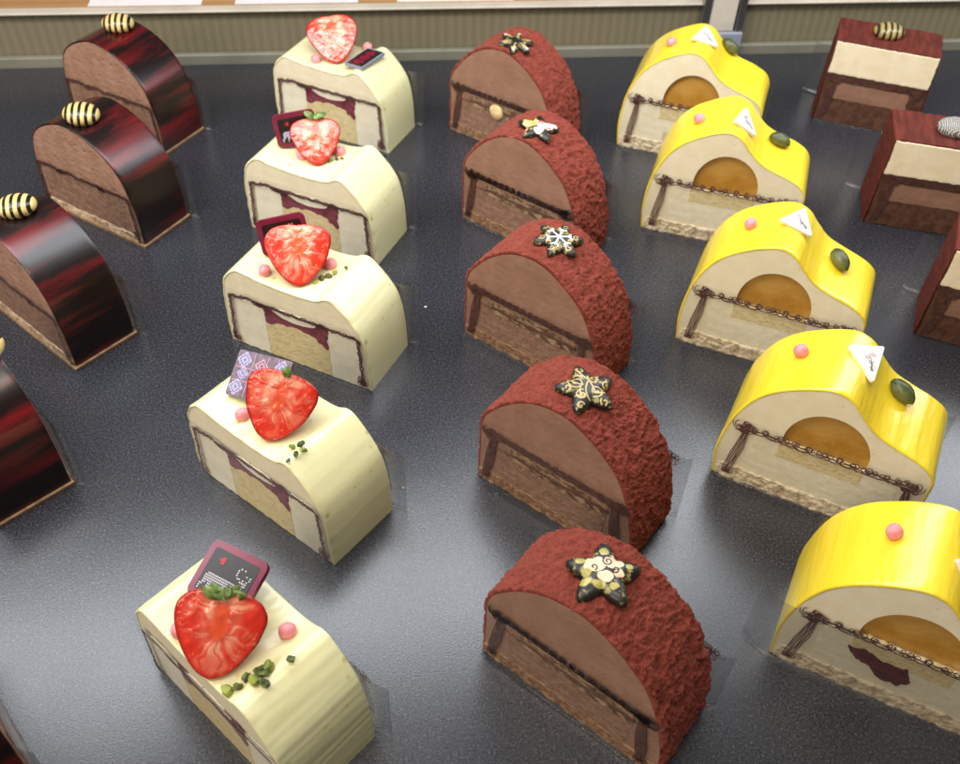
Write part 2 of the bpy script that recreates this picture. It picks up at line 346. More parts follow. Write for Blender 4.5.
def lace_lines(x0, x1, zc, style, seed, foot=3, thin=1.0):
    rnd = random.Random(seed); L = []
    def nz(a, b, c=0): return noise.noise(Vector((a, b, seed + c)))
    if style == 'ragged':                           # a crusty printed outline with blotted feet
        for s in range(5):
            off = (s - 2) * .32
            L.append(([(x0 + (x1 - x0) * i / 160, zc + off + 1.3 * nz(i * .06, 0) + 1.5 * nz(i * .42, s, 2) + .8 * nz(i * 1.1, s, 3) - 1.6 * max(0, 1 - min(i, 160 - i) / 8) ** 2) for i in range(161)], .5 + .25 * nz(s, 3)))
        for xc in (x0 + 18, x1 - 19):
            for k in range(5): L.append(([(xc + rnd.uniform(-3, 3) + .9 * math.cos(a * .7), zc - .6 + rnd.uniform(-.6, .6) + .8 * math.sin(a * .7)) for a in range(10)], .7))
        for xe, d in ((x0 + .6, -1), (x1 - .6, 1)):
            for s in range(4):
                L.append(([(xe + d * (1.4 * t / 30 - .6) + (s - 1.5) * .4 + .7 * nz(t * .3, s, 5) + 1.1 * nz(t * .8, s, 6), zc - 1 - (zc - 1 - foot) * t / 30) for t in range(31)], .55))
            for k in range(9):
                cx, cz = xe + d * rnd.uniform(-1.5, 1.2), foot + rnd.uniform(-1.5, 4.5); r0 = rnd.uniform(.6, 1.4)
                L.append(([(cx + r0 * math.cos(a * .5), cz + r0 * math.sin(a * .5)) for a in range(13)], .5))
        return [(l, w * thin) for l, w in L]
    heavy = style == 'dense'
    for s in range(5 if heavy else 3):              # looping strands along the band
        ph = rnd.random() * 6; per = rnd.uniform(3.0, 4.4) if heavy else rnd.uniform(4.2, 6.0); ln = []; n = int((x1 - x0) * 8)
        a = ph
        for i in range(n + 1):
            t = i / n; x = x0 + (x1 - x0) * t
            a += (x1 - x0) / n / per * 2 * math.pi * (1 + .5 * nz(x * .2, s, 9))
            r = (1.5 if heavy else 1.75) * (1 + .5 * nz(x * .22, s * 4, 3)) * (1 + .55 * max(0, 1 - min(x - x0, x1 - x) / 8))
            ln.append((x + per * .40 * math.cos(a), zc + r * math.sin(a) + .8 * nz(x * .15, s * 3, 1)))
        L.append((ln, rnd.uniform(.36, .62) if heavy else rnd.uniform(.28, .40)))
    for s in ((-.4, .3) if heavy else (-.2, .3)):
        L.append(([(x0 + (x1 - x0) * i / 90, zc + s + .9 * nz(i * .2, s * 3, 4)) for i in range(91)], .6 if heavy else .5))
    for side in (0, 1):                             # gathered curtains at both ends
        xe = x0 + 4.2 if side == 0 else x1 - 4.2; d = -1 if side == 0 else 1; nk = 6
        for k in range(nk):
            u = k / (nk - 1) - .5; ln = []
            for i in range(24):
                t = i / 23; z = zc - 1 - (zc - 1 - foot) * t
                sp = u * (1.0 + 2.7 * math.sin(math.pi * min(1, t * .8 + .05)))
                ln.append((xe + d * 3.4 * t ** 1.2 + sp + .35 * nz(k * 2, t * 4, 7), z + .6 * nz(k, 5, 8) * (t > .9)))
            L.append((ln, rnd.uniform(.4, .7) if heavy else rnd.uniform(.35, .55)))
        for k in range(7):                          # bunched curls at the top corner
            cx = xe + d * rnd.uniform(-2.5, 3.2); cz = zc + rnd.uniform(-3, 2.4); r0 = rnd.uniform(.9, 1.7); a0 = rnd.random() * 6
            L.append(([(cx + r0 * math.cos(a0 + a * .42) * (1 - a / 45), cz + r0 * math.sin(a0 + a * .42) * (1 - a / 45)) for a in range(24)], .7 if heavy else .42))
        for k in range(3):
            cx = xe + d * (3 + rnd.uniform(-2, 2)); cz = foot + rnd.uniform(-.6, 1.6)
            L.append(([(cx + 1.1 * math.cos(a * .45), cz + .8 * math.sin(a * .45)) for a in range(14)], .42))
    return [(l, w * thin) for l, w in L]

def film_sheet(parent, x0, x1, h, y, bend0=0, bend1=0, yd=-1, bulge=0, m='film'):
    """thin clear sheet standing on the cut face; its free ends curl away"""
    nx = 48; nz = 10; v = []; f = []
    for i in range(nx + 1):
        x = x0 + (x1 - x0) * i / nx
        e = 0
        if x < 0: e = bend0 * (x / min(-.1, x0)) ** 2
        if x > 71: e = bend1 * ((x - 71) / max(.1, x1 - 71)) ** 2
        for k in range(nz + 1):
            z = .1 + h * k / nz
            b = bulge * max(0, 1 - z / 9) ** 1.5
            v.append((x, y + yd * (e + b) + .12 * noise.noise(Vector((x * .1, z * .1, 3 + y))), z))
    n0 = len(v)
    v += [(a, b + .12, c) for a, b, c in v]
    W = nz + 1
    for o in (0, n0):
        for i in range(nx):
            for k in range(nz): f.append((o + i * W + k, o + (i + 1) * W + k, o + (i + 1) * W + k + 1, o + i * W + k + 1))
    for i in range(nx):
        for k in (0,): f.append((i * W + k, (i + 1) * W + k, n0 + (i + 1) * W + k, n0 + i * W + k))
    for i in (0, nx):
        for k in range(nz): f.append((i * W + k, i * W + k + 1, n0 + i * W + k + 1, n0 + i * W + k))
    return mesh_obj('acetate_film', v, f, m, parent)

# ------------------------------------------------------------------ cake profiles (mm, x along the cut face, z up)
PR = {
 'W': [(0, 0), (-.5, 16), (.5, 33), (3.2, 40), (7.5, 44.2), (10.5, 45.1), (16, 44.3), (25, 43.2), (38, 42.7), (46, 43.1), (50.5, 44.1), (53.6, 45.9), (56.5, 46.4), (59, 45.3), (62.5, 42.3), (67, 37.5), (71.5, 30), (74, 17.5), (75, 0)],
 'B': [(0, 0), (0, 18), (.5, 34), (5.5, 43.5), (13, 52), (21.5, 58), (31, 61), (40, 60.5), (48.5, 56.5), (55.5, 51.5), (62, 45), (66.5, 36.5), (69.5, 28), (72.5, 14), (73, 0)],
 'Y': [(0, 0), (-1, 13), (0, 26), (2.5, 37), (7.3, 47.5), (14, 55), (21.5, 60), (28.5, 63.3), (34, 64.8), (38.5, 64), (42.5, 61.5), (47, 56.5), (52.5, 51.5), (60, 48.2), (68, 45.5), (74.5, 42), (77.5, 37.5), (78.2, 30), (78, 0)],
 'D': [(1, 0), (1, 15), (2, 29), (6, 43), (15, 52), (30, 58), (42, 57), (52, 53), (60.5, 46.5), (66.5, 38), (69, 29), (71, 18), (71.5, 0)],
 'T': [(-1, 0), (-.6, 30), (0, 51.5), (.6, 52.1), (58.9, 52.1), (59.5, 51.5), (59.5, 30), (60, 0)]}
DEPTH = {'W': 34, 'B': 30, 'Y': 37, 'D': 31, 'T': 31}
POSE = {
 'B1': (-24.42, 515.25, -32.44), 'B2': (-13.26, 427.44, -34.59), 'B3': (-8.47, 336.36, -34.91), 'B4': (.49, 250.6, -35.67), 'B5': (4.48, 171.03, -37.0),
 'D1': (-248.92, 508.82, -28.04), 'D2': (-236.8, 425.12, -29.5), 'D3': (-237.83, 345.42, -38.31), 'D4': (-236.5, 264.34, -44.17), 'D5': (-204, 147, -48.0),
 'T1': (201.4, 542.9, -17.9), 'T2': (207.0, 436.0, -12.0), 'T3': (209.5, 346.4, -21),
 'W1': (-127.42, 514.2, -23.14), 'W2': (-124.04, 410.37, -22.36), 'W3': (-116.62, 324.65, -23.82), 'W4': (-113.5, 246.78, -35.93), 'W5': (-109.37, 159.58, -40.13),
 'Y1': (76.16, 504.34, -16.63), 'Y2': (83.26, 423.8, -15.62), 'Y3': (92.41, 337.13, -20.89), 'Y4': (98.31, 256.77, -25.09), 'Y5': (107.73, 173.65, -25.11)}
SM = {k: (catmull(v, 240) if k != 'T' else resample(v, 240)) for k, v in PR.items()}

def inner(kind, t):
    q = SM[kind]; n = normals(q)
    return [(p[0] - a[0] * t, max(.1, p[1] - a[1] * t)) for p, a in zip(q, n)][::3]

def top_z(kind, x):
    best = 0
    for (x0, z0), (x1, z1) in zip(SM[kind], SM[kind][1:]):
        if x1 > x0 and x0 <= x <= x1: best = max(best, z0 + (z1 - z0) * (x - x0) / (x1 - x0))
    return best

def top_n(kind, x):
    h = .8; dz = (top_z(kind, x + h) - top_z(kind, x - h)) / (2 * h); return Vector((-dz, 0, 1)).normalized()

def frame(n):
    x, y, a = POSE[n]; return Matrix.Translation((x * MM, y * MM, 0)) @ Matrix.Rotation(R(a), 4, 'Z')

def put(o, cake, loc, X, Z):
    """stand object o at a local point of the cake with its own x and z axes given"""
    X = Vector(X).normalized(); Z = Vector(Z); Z = (Z - X * Z.dot(X)).normalized(); Y = Z.cross(X)
    m = Matrix((X, Y, Z)).transposed().to_4x4(); m.translation = Vector(loc) * MM
    o.matrix_world = frame(cake) @ m

# ------------------------------------------------------------------ surface relief of the coatings
def disp_ivory(seed, k=1.0):
    def f(s, y, p):
        v = .45 * noise.noise(Vector((s * 26, y * .012, seed))) + .30 * noise.noise(Vector((s * 70, y * .02, seed + 3)))
        v += .35 * noise.noise(Vector((s * 9, y * .05, seed + 6))) + .1 * noise.noise(Vector((s * 60, y * .4, seed + 8)))
        edge = max(0, 1 - y / 3) * .5 * noise.noise(Vector((s * 30, 2, seed)))
        return k * v + edge
    return f

def disp_cocoa(seed):
    def f(s, y, p):
        u = s * 150
        a = Vector((u * .20 + y * .07, y * .15 - u * .04, seed))
        v = 1.0 - abs(noise.noise(a)) * 2.2
        v2 = 1.0 - abs(noise.noise(Vector((u * .42 - y * .12, y * .34, seed + 4)))) * 2.0
        fine = noise.noise(Vector((u * 1.1, y * 1.1, seed + 8)))
        k = .55 + .9 * s
        return .70 * k * (v - .45) + .55 * k * (v2 - .4) + .48 * fine + .42 * noise.noise(Vector((u * 2.3, y * 2.3, seed)))
    return f

def disp_glaze(seed):
    def f(s, y, p):
        return .16 * noise.noise(Vector((s * 30, y * .02, seed))) + .25 * noise.noise(Vector((s * 8, y * .04, seed + 2)))
    return f

def disp_dark(seed):
    return lambda s, y, p: .12 * noise.noise(Vector((s * 10, y * .04, seed)))

# ------------------------------------------------------------------ cakes
cache = {}
def shared(key, make, name, parent):
    """first call builds the part, later ones copy it with shared mesh data"""
    if key in cache: return link(name, cache[key], parent)
    o = make(); cache[key] = o; return o

def films(kind, root, n, D, lx0, lx1, zc, style, left=(0, 0), right=(8, 3), bulge=.5, back_right=9, key=None, fl=None):
    key = key or kind; sd = ord(kind[0])
    front = shared(key + 'ff', lambda: film_sheet(root, -fl[0] if fl else .5, lx1 + 3.0, zc + (4.0 if not fl else 1), -1.25, fl[1] if fl else left[1], 0, -1, bulge, 'film_free' if fl else 'film'), 'acetate_film', root)
    shared(key + 'fl', lambda: ribbons('printed_lace', lace_lines(lx0, lx1, zc, style, 7 + sd), .5, -.98, 'lace_dark' if style == 'dense' or kind == 'D' else 'lace', front), 'printed_lace', front)
    back = shared(key + 'bf', lambda: film_sheet(root, -left[0], lx1 + back_right, zc + 4.0, D + 1.1, left[1], right[1], 1, 0, 'film_free'), 'acetate_film', root)
    shared(key + 'bl', lambda: ribbons('printed_lace', lace_lines(lx0, lx1 + (4 if kind == 'B' else .5), zc, 'loops', 31 + sd, 8, .55), .5, D + 1.6 + right[1] * .5, 'lace', back), 'printed_lace', back)

def root(n, label, group):
    x, y, a = POSE[n]; return empty('cake_slice', (x * MM, y * MM, 0), R(a), label, 'cake', group)

def white_cake(i, n, label):
    D = DEPTH['W']; r = root(n, label, 'white log cake slices')
    coat_mesh('coating', PR['W'], D, .9, .75, 22, disp_ivory(i * 3.1, (.55 if i == 5 else .12)), 'ivory', r, ns=260)
    shared('Wm', lambda: prism('mousse', inner('W', .8), .25, D - .25, 'white_mousse', r), 'mousse', r)
    def ins(nm, poly, m, e, j, sd): shared('W' + nm + str(sd), lambda: prism(nm, poly, .25 - e, D - .25 + e, m, r, j, sd), nm, r)
    ins('cream_block', [(5.5, .3), (5, 24), (7, 28.5), (18, 29.5), (21.5, 26), (21.5, .3)], 'white_block', .25, .5, 1)
    ins('cream_block', [(54.5, .3), (55, 27), (57, 29.8), (67, 30), (69.5, 26), (70, .3)], 'white_block', .25, .5, 2)
    ins('sponge', [(22, .3), (22.2, 19), (29, 21.5), (38, 22.5), (46, 21), (54, 16), (54.2, .3)], 'pale_sponge', .2, 1.0, 3)
    ins('jelly', [(22, 19.3), (21.8, 27), (24, 30), (52, 30), (54.3, 27.5), (54, 16.3), (46, 21.3), (38, 22.8), (29, 21.8)], 'berry_jelly', .3, 1.3, 4)
    ins('cream_lens', [(26, 28.8), (30, 26.4), (38, 25.4), (45, 26.2), (49, 28.2), (45, 30), (30, 30.4)], 'white_block', .5, .4, 5)
    films('W', r, n, D, 3.5, 71.5, 30.5, 'ragged', left=(2, 0), right=(7, 2), back_right=8)
    return r

def brown_cake(i, n, label):
    D = DEPTH['B']; r = root(n, label, 'brown cocoa log cake slices')
    coat_mesh('coating', PR['B'], D, 2.0, .4, 76 if i > 3 else 50, disp_cocoa(i * 5.3), 'cocoa', r, ns=440 if i > 3 else 300)
    shared('Bm', lambda: prism('mousse', inner('B', 1.2), -.1, D + .1, 'choc_mousse', r), 'mousse', r)
    def ins(nm, poly, m, e, j, sd): return shared('B' + nm + str(sd), lambda: prism(nm, poly, -.1 - e, D + .1 + e, m, r, j, sd), nm, r)
    ins('cream_block', [(11, 5.5), (10.5, 27.5), (60.5, 27.5), (59, 5.5)], 'choc_lower', .2, .4, 1)
    ins('nut_filling', [(14, 21.5), (15, 26.5), (30, 27.4), (48, 27.2), (60, 26), (59, 21), (46, 19.5), (32, 20.5), (22, 19.8)], 'nut_cream', .4, 1.4, 2)
    ins('chocolate_streak', [(9, 23.4), (20, 24.6), (34, 24.2), (48, 25.2), (61, 24.4), (61, 23), (48, 23.2), (34, 22.6), (20, 23.2)], 'dark_layer', .6, 1.3, 7)
    shared('Bsp', lambda: crumb_slab('sponge', 1.2, 71, 6, D, 'choc_sponge', r, .5, 4), 'sponge', r)
    if i == 1:
        v = bpy.data.meshes.new('hazelnut'); bm = bmesh.new(); bmesh.ops.create_icosphere(bm, subdivisions=3, radius=.0048)
        for q in bm.verts:
            q.co *= 1 + .12 * noise.noise(q.co * 300); q.co.y *= .55
        bm.to_mesh(v); bm.free(); v.materials.append(M['hazelnut'])
        for p in v.polygons: p.use_smooth = True
        o = bpy.data.objects.new('hazelnut', v); C.objects.link(o); o.parent = r; o.location = (.0335, -.0002, .0225)
    films('B', r, n, D, 3.5, 67, 30.5, 'dense', left=(1.5, 0), right=(7, 2), back_right=9, bulge=.9)
    return r

def yellow_cake(i, n, label):
    D = DEPTH['Y']; r = root(n, label, 'yellow glazed wavy cake slices')
    coat_mesh('glaze', PR['Y'], D, .9, .75, 22, disp_glaze(i * 2.7), 'yellow', r, ns=240)
    arch = [(38.5 + 16.2 * math.cos(math.pi * k / 28), 33.3 + 18.4 * math.sin(math.pi * k / 28)) for k in range(29)]
    body = inner('Y', .55) + [(54.7, .1)] + arch + [(22.3, .1)]
    shared('Ym', lambda: prism('mousse', body, .2, D - .2, 'vanilla', r), 'mousse', r)
    def ins(nm, poly, m, e, j, sd): return shared('Y' + nm + str(sd), lambda: prism(nm, poly, .2 - e, D - .2 + e, m, r, j, sd, .8), nm, r)
    dome = [(54.6 - (54.6 - 22.2) * k / 24, 33.5) for k in (0, 24)]
    ins('sponge', [(22, 22), (22, 29.5), (54.5, 29.5), (54.5, 22)], 'pale_sponge', .3, .8, 6)
    arc = [(38.5 + 16.4 * math.cos(math.pi * k / 28), 33.5 + 18.6 * math.sin(math.pi * k / 28)) for k in range(29)] + [(22.2, 29.8), (54.8, 29.8)]
    shared('Yj', lambda: prism('mango_jelly', arc, 2.4, D - 2.4, 'mango', r), 'mango_jelly', r)
    ins('cream_block', [(13, 6), (12.5, 27), (14, 29.3), (66, 29.6), (68, 27), (68, 6)], 'vanilla_low', .2, .5, 2)
    shared('Yb', lambda: crumb_slab('biscuit_base', 1.5, 76.5, 7.5, D, 'biscuit', r, .75, 11), 'biscuit_base', r)
    if i == 5:
        prism('cherry_filling', [(21, 23), (27, 25), (33, 22), (41, 23), (44, 17), (41, 12), (34, 13), (30, 17), (25, 18)], -.5, D, 'berry_fill', r, 1.0, 3, .7)
    films('Y', r, n, D, 4.5, 75, 32, 'loops', left=(0, 0), right=(8, 2), fl=(11, -6) if i == 5 else None, key='Y5' if i == 5 else 'Y', back_right=6)
    return r

def dark_cake(i, n, label):
    D = DEPTH['D']; r = root(n, label, 'dark marbled log cake slices')
    o = coat_mesh('glaze', PR['D'], D, 1.1, .35, 16, disp_dark(i * 4.4), 'dark_glaze', r, ns=200)
    # shift the marbling so that no two slices carry the same streaks
    off = (.11 * i, .07 * i, .05 * i)
    for v in o.data.vertices: v.co = Vector(v.co) - Vector(off)
    o.location = off
    shared('Dm', lambda: prism('mousse', inner('D', .9), -.1, D + .1, 'milk_mousse', r), 'mousse', r)
    def ins(nm, poly, m, e, j, sd): return shared('D' + nm + str(sd), lambda: prism(nm, poly, -.1 - e, D + .1 + e, m, r, j, sd), nm, r)
    ins('cream_block', [(6, 6), (6, 27), (62, 27), (65, 6)], 'choc_lower', .2, .5, 1)
    shared('Dsp', lambda: crumb_slab('sponge', 1.5, 70, 6, D, 'nib', r, .7, 21), 'sponge', r)
    shared('Dbd', lambda: prism('base_board', [(-.6, .1), (-.6, 1.7), (72.6, 1.7), (72.6, .1)], -1.6, D + .8, 'board', r, .2, 5, 2), 'base_board', r)
    films('D', r, n, D, 2.5, 69, 28.5, 'ragged', left=(2, 0), right=(6, 3), back_right=7)
    return r

def layer_cake(i, n, label):
    D = DEPTH['T']; r = root(n, label, 'square layer cake slices with cocoa tops')
    def dd(s, y, p): return .35 * noise.noise(Vector((p[0] * .5, y * .06, i + p[1] * .1))) + .25 * noise.noise(Vector((p[0] * .9, y * .5, i + p[1] * .5)))
    coat_mesh('cocoa_coating', PR['T'], D, 1.0, .5, 24, dd, 'red_cocoa', r, ns=220, sharp=True)
    def ins(nm, poly, m, e, j, sd): return shared('T' + nm + str(sd), lambda: prism(nm, poly, -.3 - e, D + .2 + e, m, r, j, sd), nm, r)
    ins('cream_layer', [(1, 31.8), (1, 51.0), (58.6, 51.0), (58.6, 31.8)], 'cream_layer', .5, .5, 1)
    ins('mousse', [(.6, .4), (.6, 31.6), (58.8, 31.6), (59, .4)], 'dark_layer', .1, .3, 2)
    ins('cream_block', [(7, 16), (7, 26.5), (50, 26.5), (50, 16)], 'choc_mousse', .3, .6, 3)
    films('T', r, n, D, 3, 57, 29, 'dense', left=(10, 3), right=(3, 2), back_right=4)
    return r

WL = ['white log cake slice with upright strawberry and small flat plaque, farthest back',
      'white log cake slice just in front of the rearmost one, reindeer plaque behind its berry',
      'white log cake slice with glossy berry and green crumbs, third from the back',
      'white log cake slice carrying the snowflake patterned plaque and one pink pearl',
      'front white log cake slice with creased coating, dotted plaque and two pink pearls']
BL = ['cocoa covered domed slice with a pale hazelnut in its cut face, rearmost brown one',
      'cocoa covered domed slice topped with the orange and white star',
      'cocoa covered domed slice topped with the white centred snowflake star',
      'cocoa covered domed slice topped with the black star of gold swirls',
      'front cocoa covered domed slice topped with the peach and black star']
YL = ['yellow wavy slice standing farthest back, near the metal clamp',
      'yellow wavy slice second from the back, just in front of the rearmost',
      'yellow wavy slice in the middle of its row, third from the back',
      'yellow wavy slice with glossy streaks, behind the front one with cherry filling',
      'front yellow wavy slice with dark cherry filling, cut by the right edge']
DL = ['dark red marbled slice at the back, striped egg against the olive panel',
      'nearly black marbled slice with a pale shoulder highlight, second in its row',
      'red streaked dark slice half cut by the left edge, beside bare tray',
      'dark slice showing only its right flank and egg tip at the left edge',
      'dark slice of which only a sliver shows in the bottom left corner']
TL = ['square layered slice with olive striped egg, rearmost at the right',
      'square layered slice with lattice printed egg, middle one at the right edge',
      'square layered slice nearest at the right edge, mostly cut off by it']
for i in range(1, 6):
    white_cake(i, 'W%d' % i, WL[i - 1]); brown_cake(i, 'B%d' % i, BL[i - 1]); yellow_cake(i, 'Y%d' % i, YL[i - 1]); dark_cake(i, 'D%d' % i, DL[i - 1])
for i in range(1, 4): layer_cake(i, 'T%d' % i, TL[i - 1])

# ------------------------------------------------------------------ strawberries
def berry(cake, tip, axis, nrm, L, wid, seed, label, leaves=0, bright=1.0):
    root_ = bpy.data.objects.new('strawberry_half', None); C.objects.link(root_); root_.empty_display_size = .01
    tag(root_, label, 'strawberry', 'halved strawberries')
    prof = [(0, 0), (.05, .26), (.15, .48), (.30, .70), (.45, .86), (.60, .96), (.72, 1.0), (.84, .95), (.93, .78), (.98, .52), (1.0, .2), (.985, 0)]
    half = catmull([(w, t) for t, w in prof], 70)
    hw = wid / 2
    loop = [(w * hw * (1 + .04 * noise.noise(Vector((t * 4, 1, seed)))), t * L) for w, t in half] + [(-w * hw * (1 + .04 * noise.noise(Vector((t * 4, 7, seed)))), t * L) for w, t in reversed(half[:-1])][:-1]
    n = len(loop); cx, cy = 0, L * .58
    # cut face: rings from the heart to the rim, colours follow the fibres
    rings = 38; v, f, col = [], [], []
    for k in range(rings + 1):
        q = k / rings
        for x, y in loop:
            X, Y = cx + (x - cx) * q, cy + (y - cy) * q
            ang = math.atan2(x - cx, y - cy)
            z = .9 * (1 - q * q) + .28 * noise.noise(Vector((X * .35, Y * .35, seed))) * (1 - q ** 6) - (.5 if k == rings else 0)
            v.append((X, Y, z))
            yy = min(max(Y, L * .56), L * .80); dx, dy = X, Y - yy; dd = math.hypot(dx * 1.15, dy) / hw; ang = math.atan2(dx, dy)
            along = yy / L * 5; ang += .25 * noise.noise(Vector((X * .25, Y * .25, seed + 6)))
            fib = .5 + .55 * noise.noise(Vector((math.sin(ang) * 3.2, math.cos(ang) * 3.2 + along, dd * .5 + seed))) + .6 * noise.noise(Vector((math.sin(ang) * 13, math.cos(ang) * 13 + along * 2.2, dd + seed)))
            heart = max(0, min(1, (.20 + .10 * (1 - Y / L) - dd) / .08))
            flank = math.exp(-((dd - .36) / .17) ** 2); rays = max(0, min(1, (fib - .35) * 2.2))
            crown = max(0, min(1, (Y - L * .80) / (L * .16))) * max(0, 1 - abs(X) / (hw * .85))
            out = max(0, min(1, (1 - q) / .16))
            w = min(1, (.25 + .75 * rays) * flank * .95 + rays * .38 * out + .6 * crown) * (1 - .7 * heart) * bright * .8
            red = Vector((.70, .035, .016)); pale = Vector((.92, .46, .30)); deep = Vector((.46, .008, .005)); org = Vector((.76, .10, .03))
            c = red.lerp(org, heart * .8).lerp(pale, max(0, min(1, w)))
            if q > .88: c = c.lerp(deep, (q - .88) / .12)
            seedv = noise.noise(Vector((X * 1.3, Y * 1.3, seed + 3)))
            if q > .72 and seedv > .5: c = c.lerp(Vector((.85, .4, .15)), .5)
            col.append((*c, 1))
    for k in range(rings):
        for i in range(n): f.append((k * n + i, k * n + (i + 1) % n, (k + 1) * n + (i + 1) % n, (k + 1) * n + i))
    o = mesh_obj('flesh', v, f, 'flesh', root_)
    at = o.data.color_attributes.new('pattern', 'FLOAT_COLOR', 'POINT')
    for i, c in enumerate(col): at.data[i].color = c
    # rounded skin behind the cut face
    v, f = [], []; K = 12; dep = hw * .86
    for k in range(K + 1):
        a = math.pi / 2 * k / K; q = math.cos(a) if k < K else .02
        for x, y in loop:
            v.append(((x - cx) * q * 1.01 + cx, (y - cy) * (q * .99 + .01 * 0) * 1.01 + cy, -.35 - dep * math.sin(a) * (1 - .1 * abs((y - cy) / L))))
    for k in range(K):
        for i in range(n): f.append((k * n + i, k * n + (i + 1) % n, (k + 1) * n + (i + 1) % n, (k + 1) * n + i))
    f.append(tuple(K * n + i for i in range(n)))
    mesh_obj('skin', v, f, 'skin', root_)
    if leaves:
        v, f = [], []; rnd = random.Random(seed)
        for j in range(leaves):
            a = R(-70 + 140 * (j + .5) / leaves + rnd.uniform(-12, 12)); ll = rnd.uniform(6.5, 9.5); ww = rnd.uniform(1.3, 1.9); b = len(v)
            for k in range(9):
                t = k / 8; w = ww * math.sin(math.pi * (t * .92 + .08)) ** .7 * (1 if t < .98 else .1)
                px, py = math.sin(a) * ll * t, math.cos(a) * ll * .55 * t
                up = .9 + 1.3 * math.sin(t * 2.6 + j) + .8 * t * noise.noise(Vector((j, seed, 1)))
                for s in (-1, 0, 1):
                    v.append((px + math.cos(a) * w * s, L * .95 + py - math.sin(a) * w * s, up + abs(s) * .45))
            for k in range(8):
                for s in (0, 1): f.append((b + 3 * k + s, b + 3 * k + s + 1, b + 3 * k + s + 4, b + 3 * k + s + 3))
            m0 = len(v)
            v += [(x, y, z - .35) for x, y, z in v[b:b + 27]]
            for k in range(8):
                for s in (0, 1): f.append((m0 + 3 * k + s, m0 + 3 * k + s + 3, m0 + 3 * k + s + 4, m0 + 3 * k + s + 1))
                f.append((b + 3 * k, b + 3 * k + 3, m0 + 3 * k + 3, m0 + 3 * k)); f.append((b + 3 * k + 2, m0 + 3 * k + 2, m0 + 3 * k + 5, b + 3 * k + 5))
        mesh_obj('calyx', v, f, 'leaf', root_)
    a = Vector(axis).normalized(); z = Vector(nrm); z = (z - a * z.dot(a)).normalized(); x = a.cross(z)
    m = Matrix((x, a, z)).transposed().to_4x4(); m.translation = Vector(tip) * MM
    root_.matrix_world = frame(cake) @ m
    return root_

berry('W1', (39.8, 8.8, 44.2), (-.481, .554, .68), (.36, -.582, .729), 27.4, 28.5, 2, 'halved strawberry standing highest against the panel at the back of the tray', 0, .95)
berry('W2', (39.3, 9.8, 44.2), (-.41, .645, .644), (.363, -.533, .764), 23.8, 24.5, 5, 'pale streaked strawberry half beside the reindeer plaque', 2, .95)
berry('W3', (39.2, 4.6, 44.1), (-.352, .625, .697), (.425, -.557, .713), 26.5, 28, 9, 'strawberry half with wet white glints, third from the back', 0, 1.0)
berry('W4', (41.6, 4.5, 44.4), (-.071, .619, .782), (.531, -.64, .555), 26.6, 26, 13, 'strawberry half in front of the snowflake plaque, leaf at its right', 1, .9)
berry('W5', (41.7, 0, 44.4), (-.264, .602, .753), (.597, -.512, .618), 27.5, 27, 17, 'largest deep red strawberry half with green calyx, nearest the front', 5, .95)

# ------------------------------------------------------------------ chocolate plaques
def rrect(w, h, r, k=5):
    out = []
    for cx, cy, a0 in ((w - r, h - r, 0), (r, h - r, 90), (r, r, 180), (w - r, r, 270)):
        for i in range(k + 1): a = R(a0 + 90 * i / k); out.append((cx + r * math.cos(a), cy + r * math.sin(a)))
    return out

def plate(name, poly, z0, z1, m, parent):
    n = len(poly); v = [(x, y, z0) for x, y in poly] + [(x, y, z1) for x, y in poly]
    f = [tuple(range(n))[::-1], tuple(range(n, 2 * n))] + [(i, (i + 1) % n, n + (i + 1) % n, n + i) for i in range(n)]
    return mesh_obj(name, v, f, m, parent, smooth=False)

def dots(name, cells, size, ox, oy, pitch, z, m, parent):
    v, f = [], []
    for cx, cy in cells:
        b = len(v); x, y = ox + cx * pitch, oy + cy * pitch; s = size / 2
        v += [(x - s, y - s, z), (x + s, y - s, z), (x + s, y + s, z), (x - s, y + s, z)] + [(x - s, y - s, z + .1), (x + s, y - s, z + .1), (x + s, y + s, z + .1), (x - s, y + s, z + .1)]
        f += [(b + 4, b + 5, b + 6, b + 7), (b, b + 1, b + 5, b + 4), (b + 1, b + 2, b + 6, b + 5), (b + 2, b + 3, b + 7, b + 6), (b + 3, b, b + 4, b + 7)]
    return mesh_obj(name, v, f, m, parent, smooth=False)

def cells(rows):
    return [(c, len(rows) - 1 - r) for r, row in enumerate(rows) for c, ch in enumerate(row) if ch == 'o']

DEER = ["................o.o....",
        "...............o.......",
        "...............o....o.o",
        "...............o......o",
        "................oo.o.o.",
        "..................oooo.",
        "....................oo.",
        "..ooooooooooooooo...o..",
        ".oooooooooooooooooooo..",
        ".oooooooooooooooooooo..",
        ".ooooooooooooooooooo...",
        ".oo.oooo....oooo.oo....",
        "oo..oo.........oo.oo...",
        "o...o..........o...o...",
        "o...o..........o...o..."]

def plaque_at(root_, cake, bl, u, v):
    u = Vector(u).normalized(); v = Vector(v); v = (v - u * v.dot(u)).normalized(); z = u.cross(v)
    m = Matrix((u, v, z)).transposed().to_4x4(); m.translation = Vector(bl) * MM
    root_.matrix_world = frame(cake) @ m

def new_root(name, label, cat, group):
    o = bpy.data.objects.new(name, None); C.objects.link(o); o.empty_display_size = .01; tag(o, label, cat, group); return o

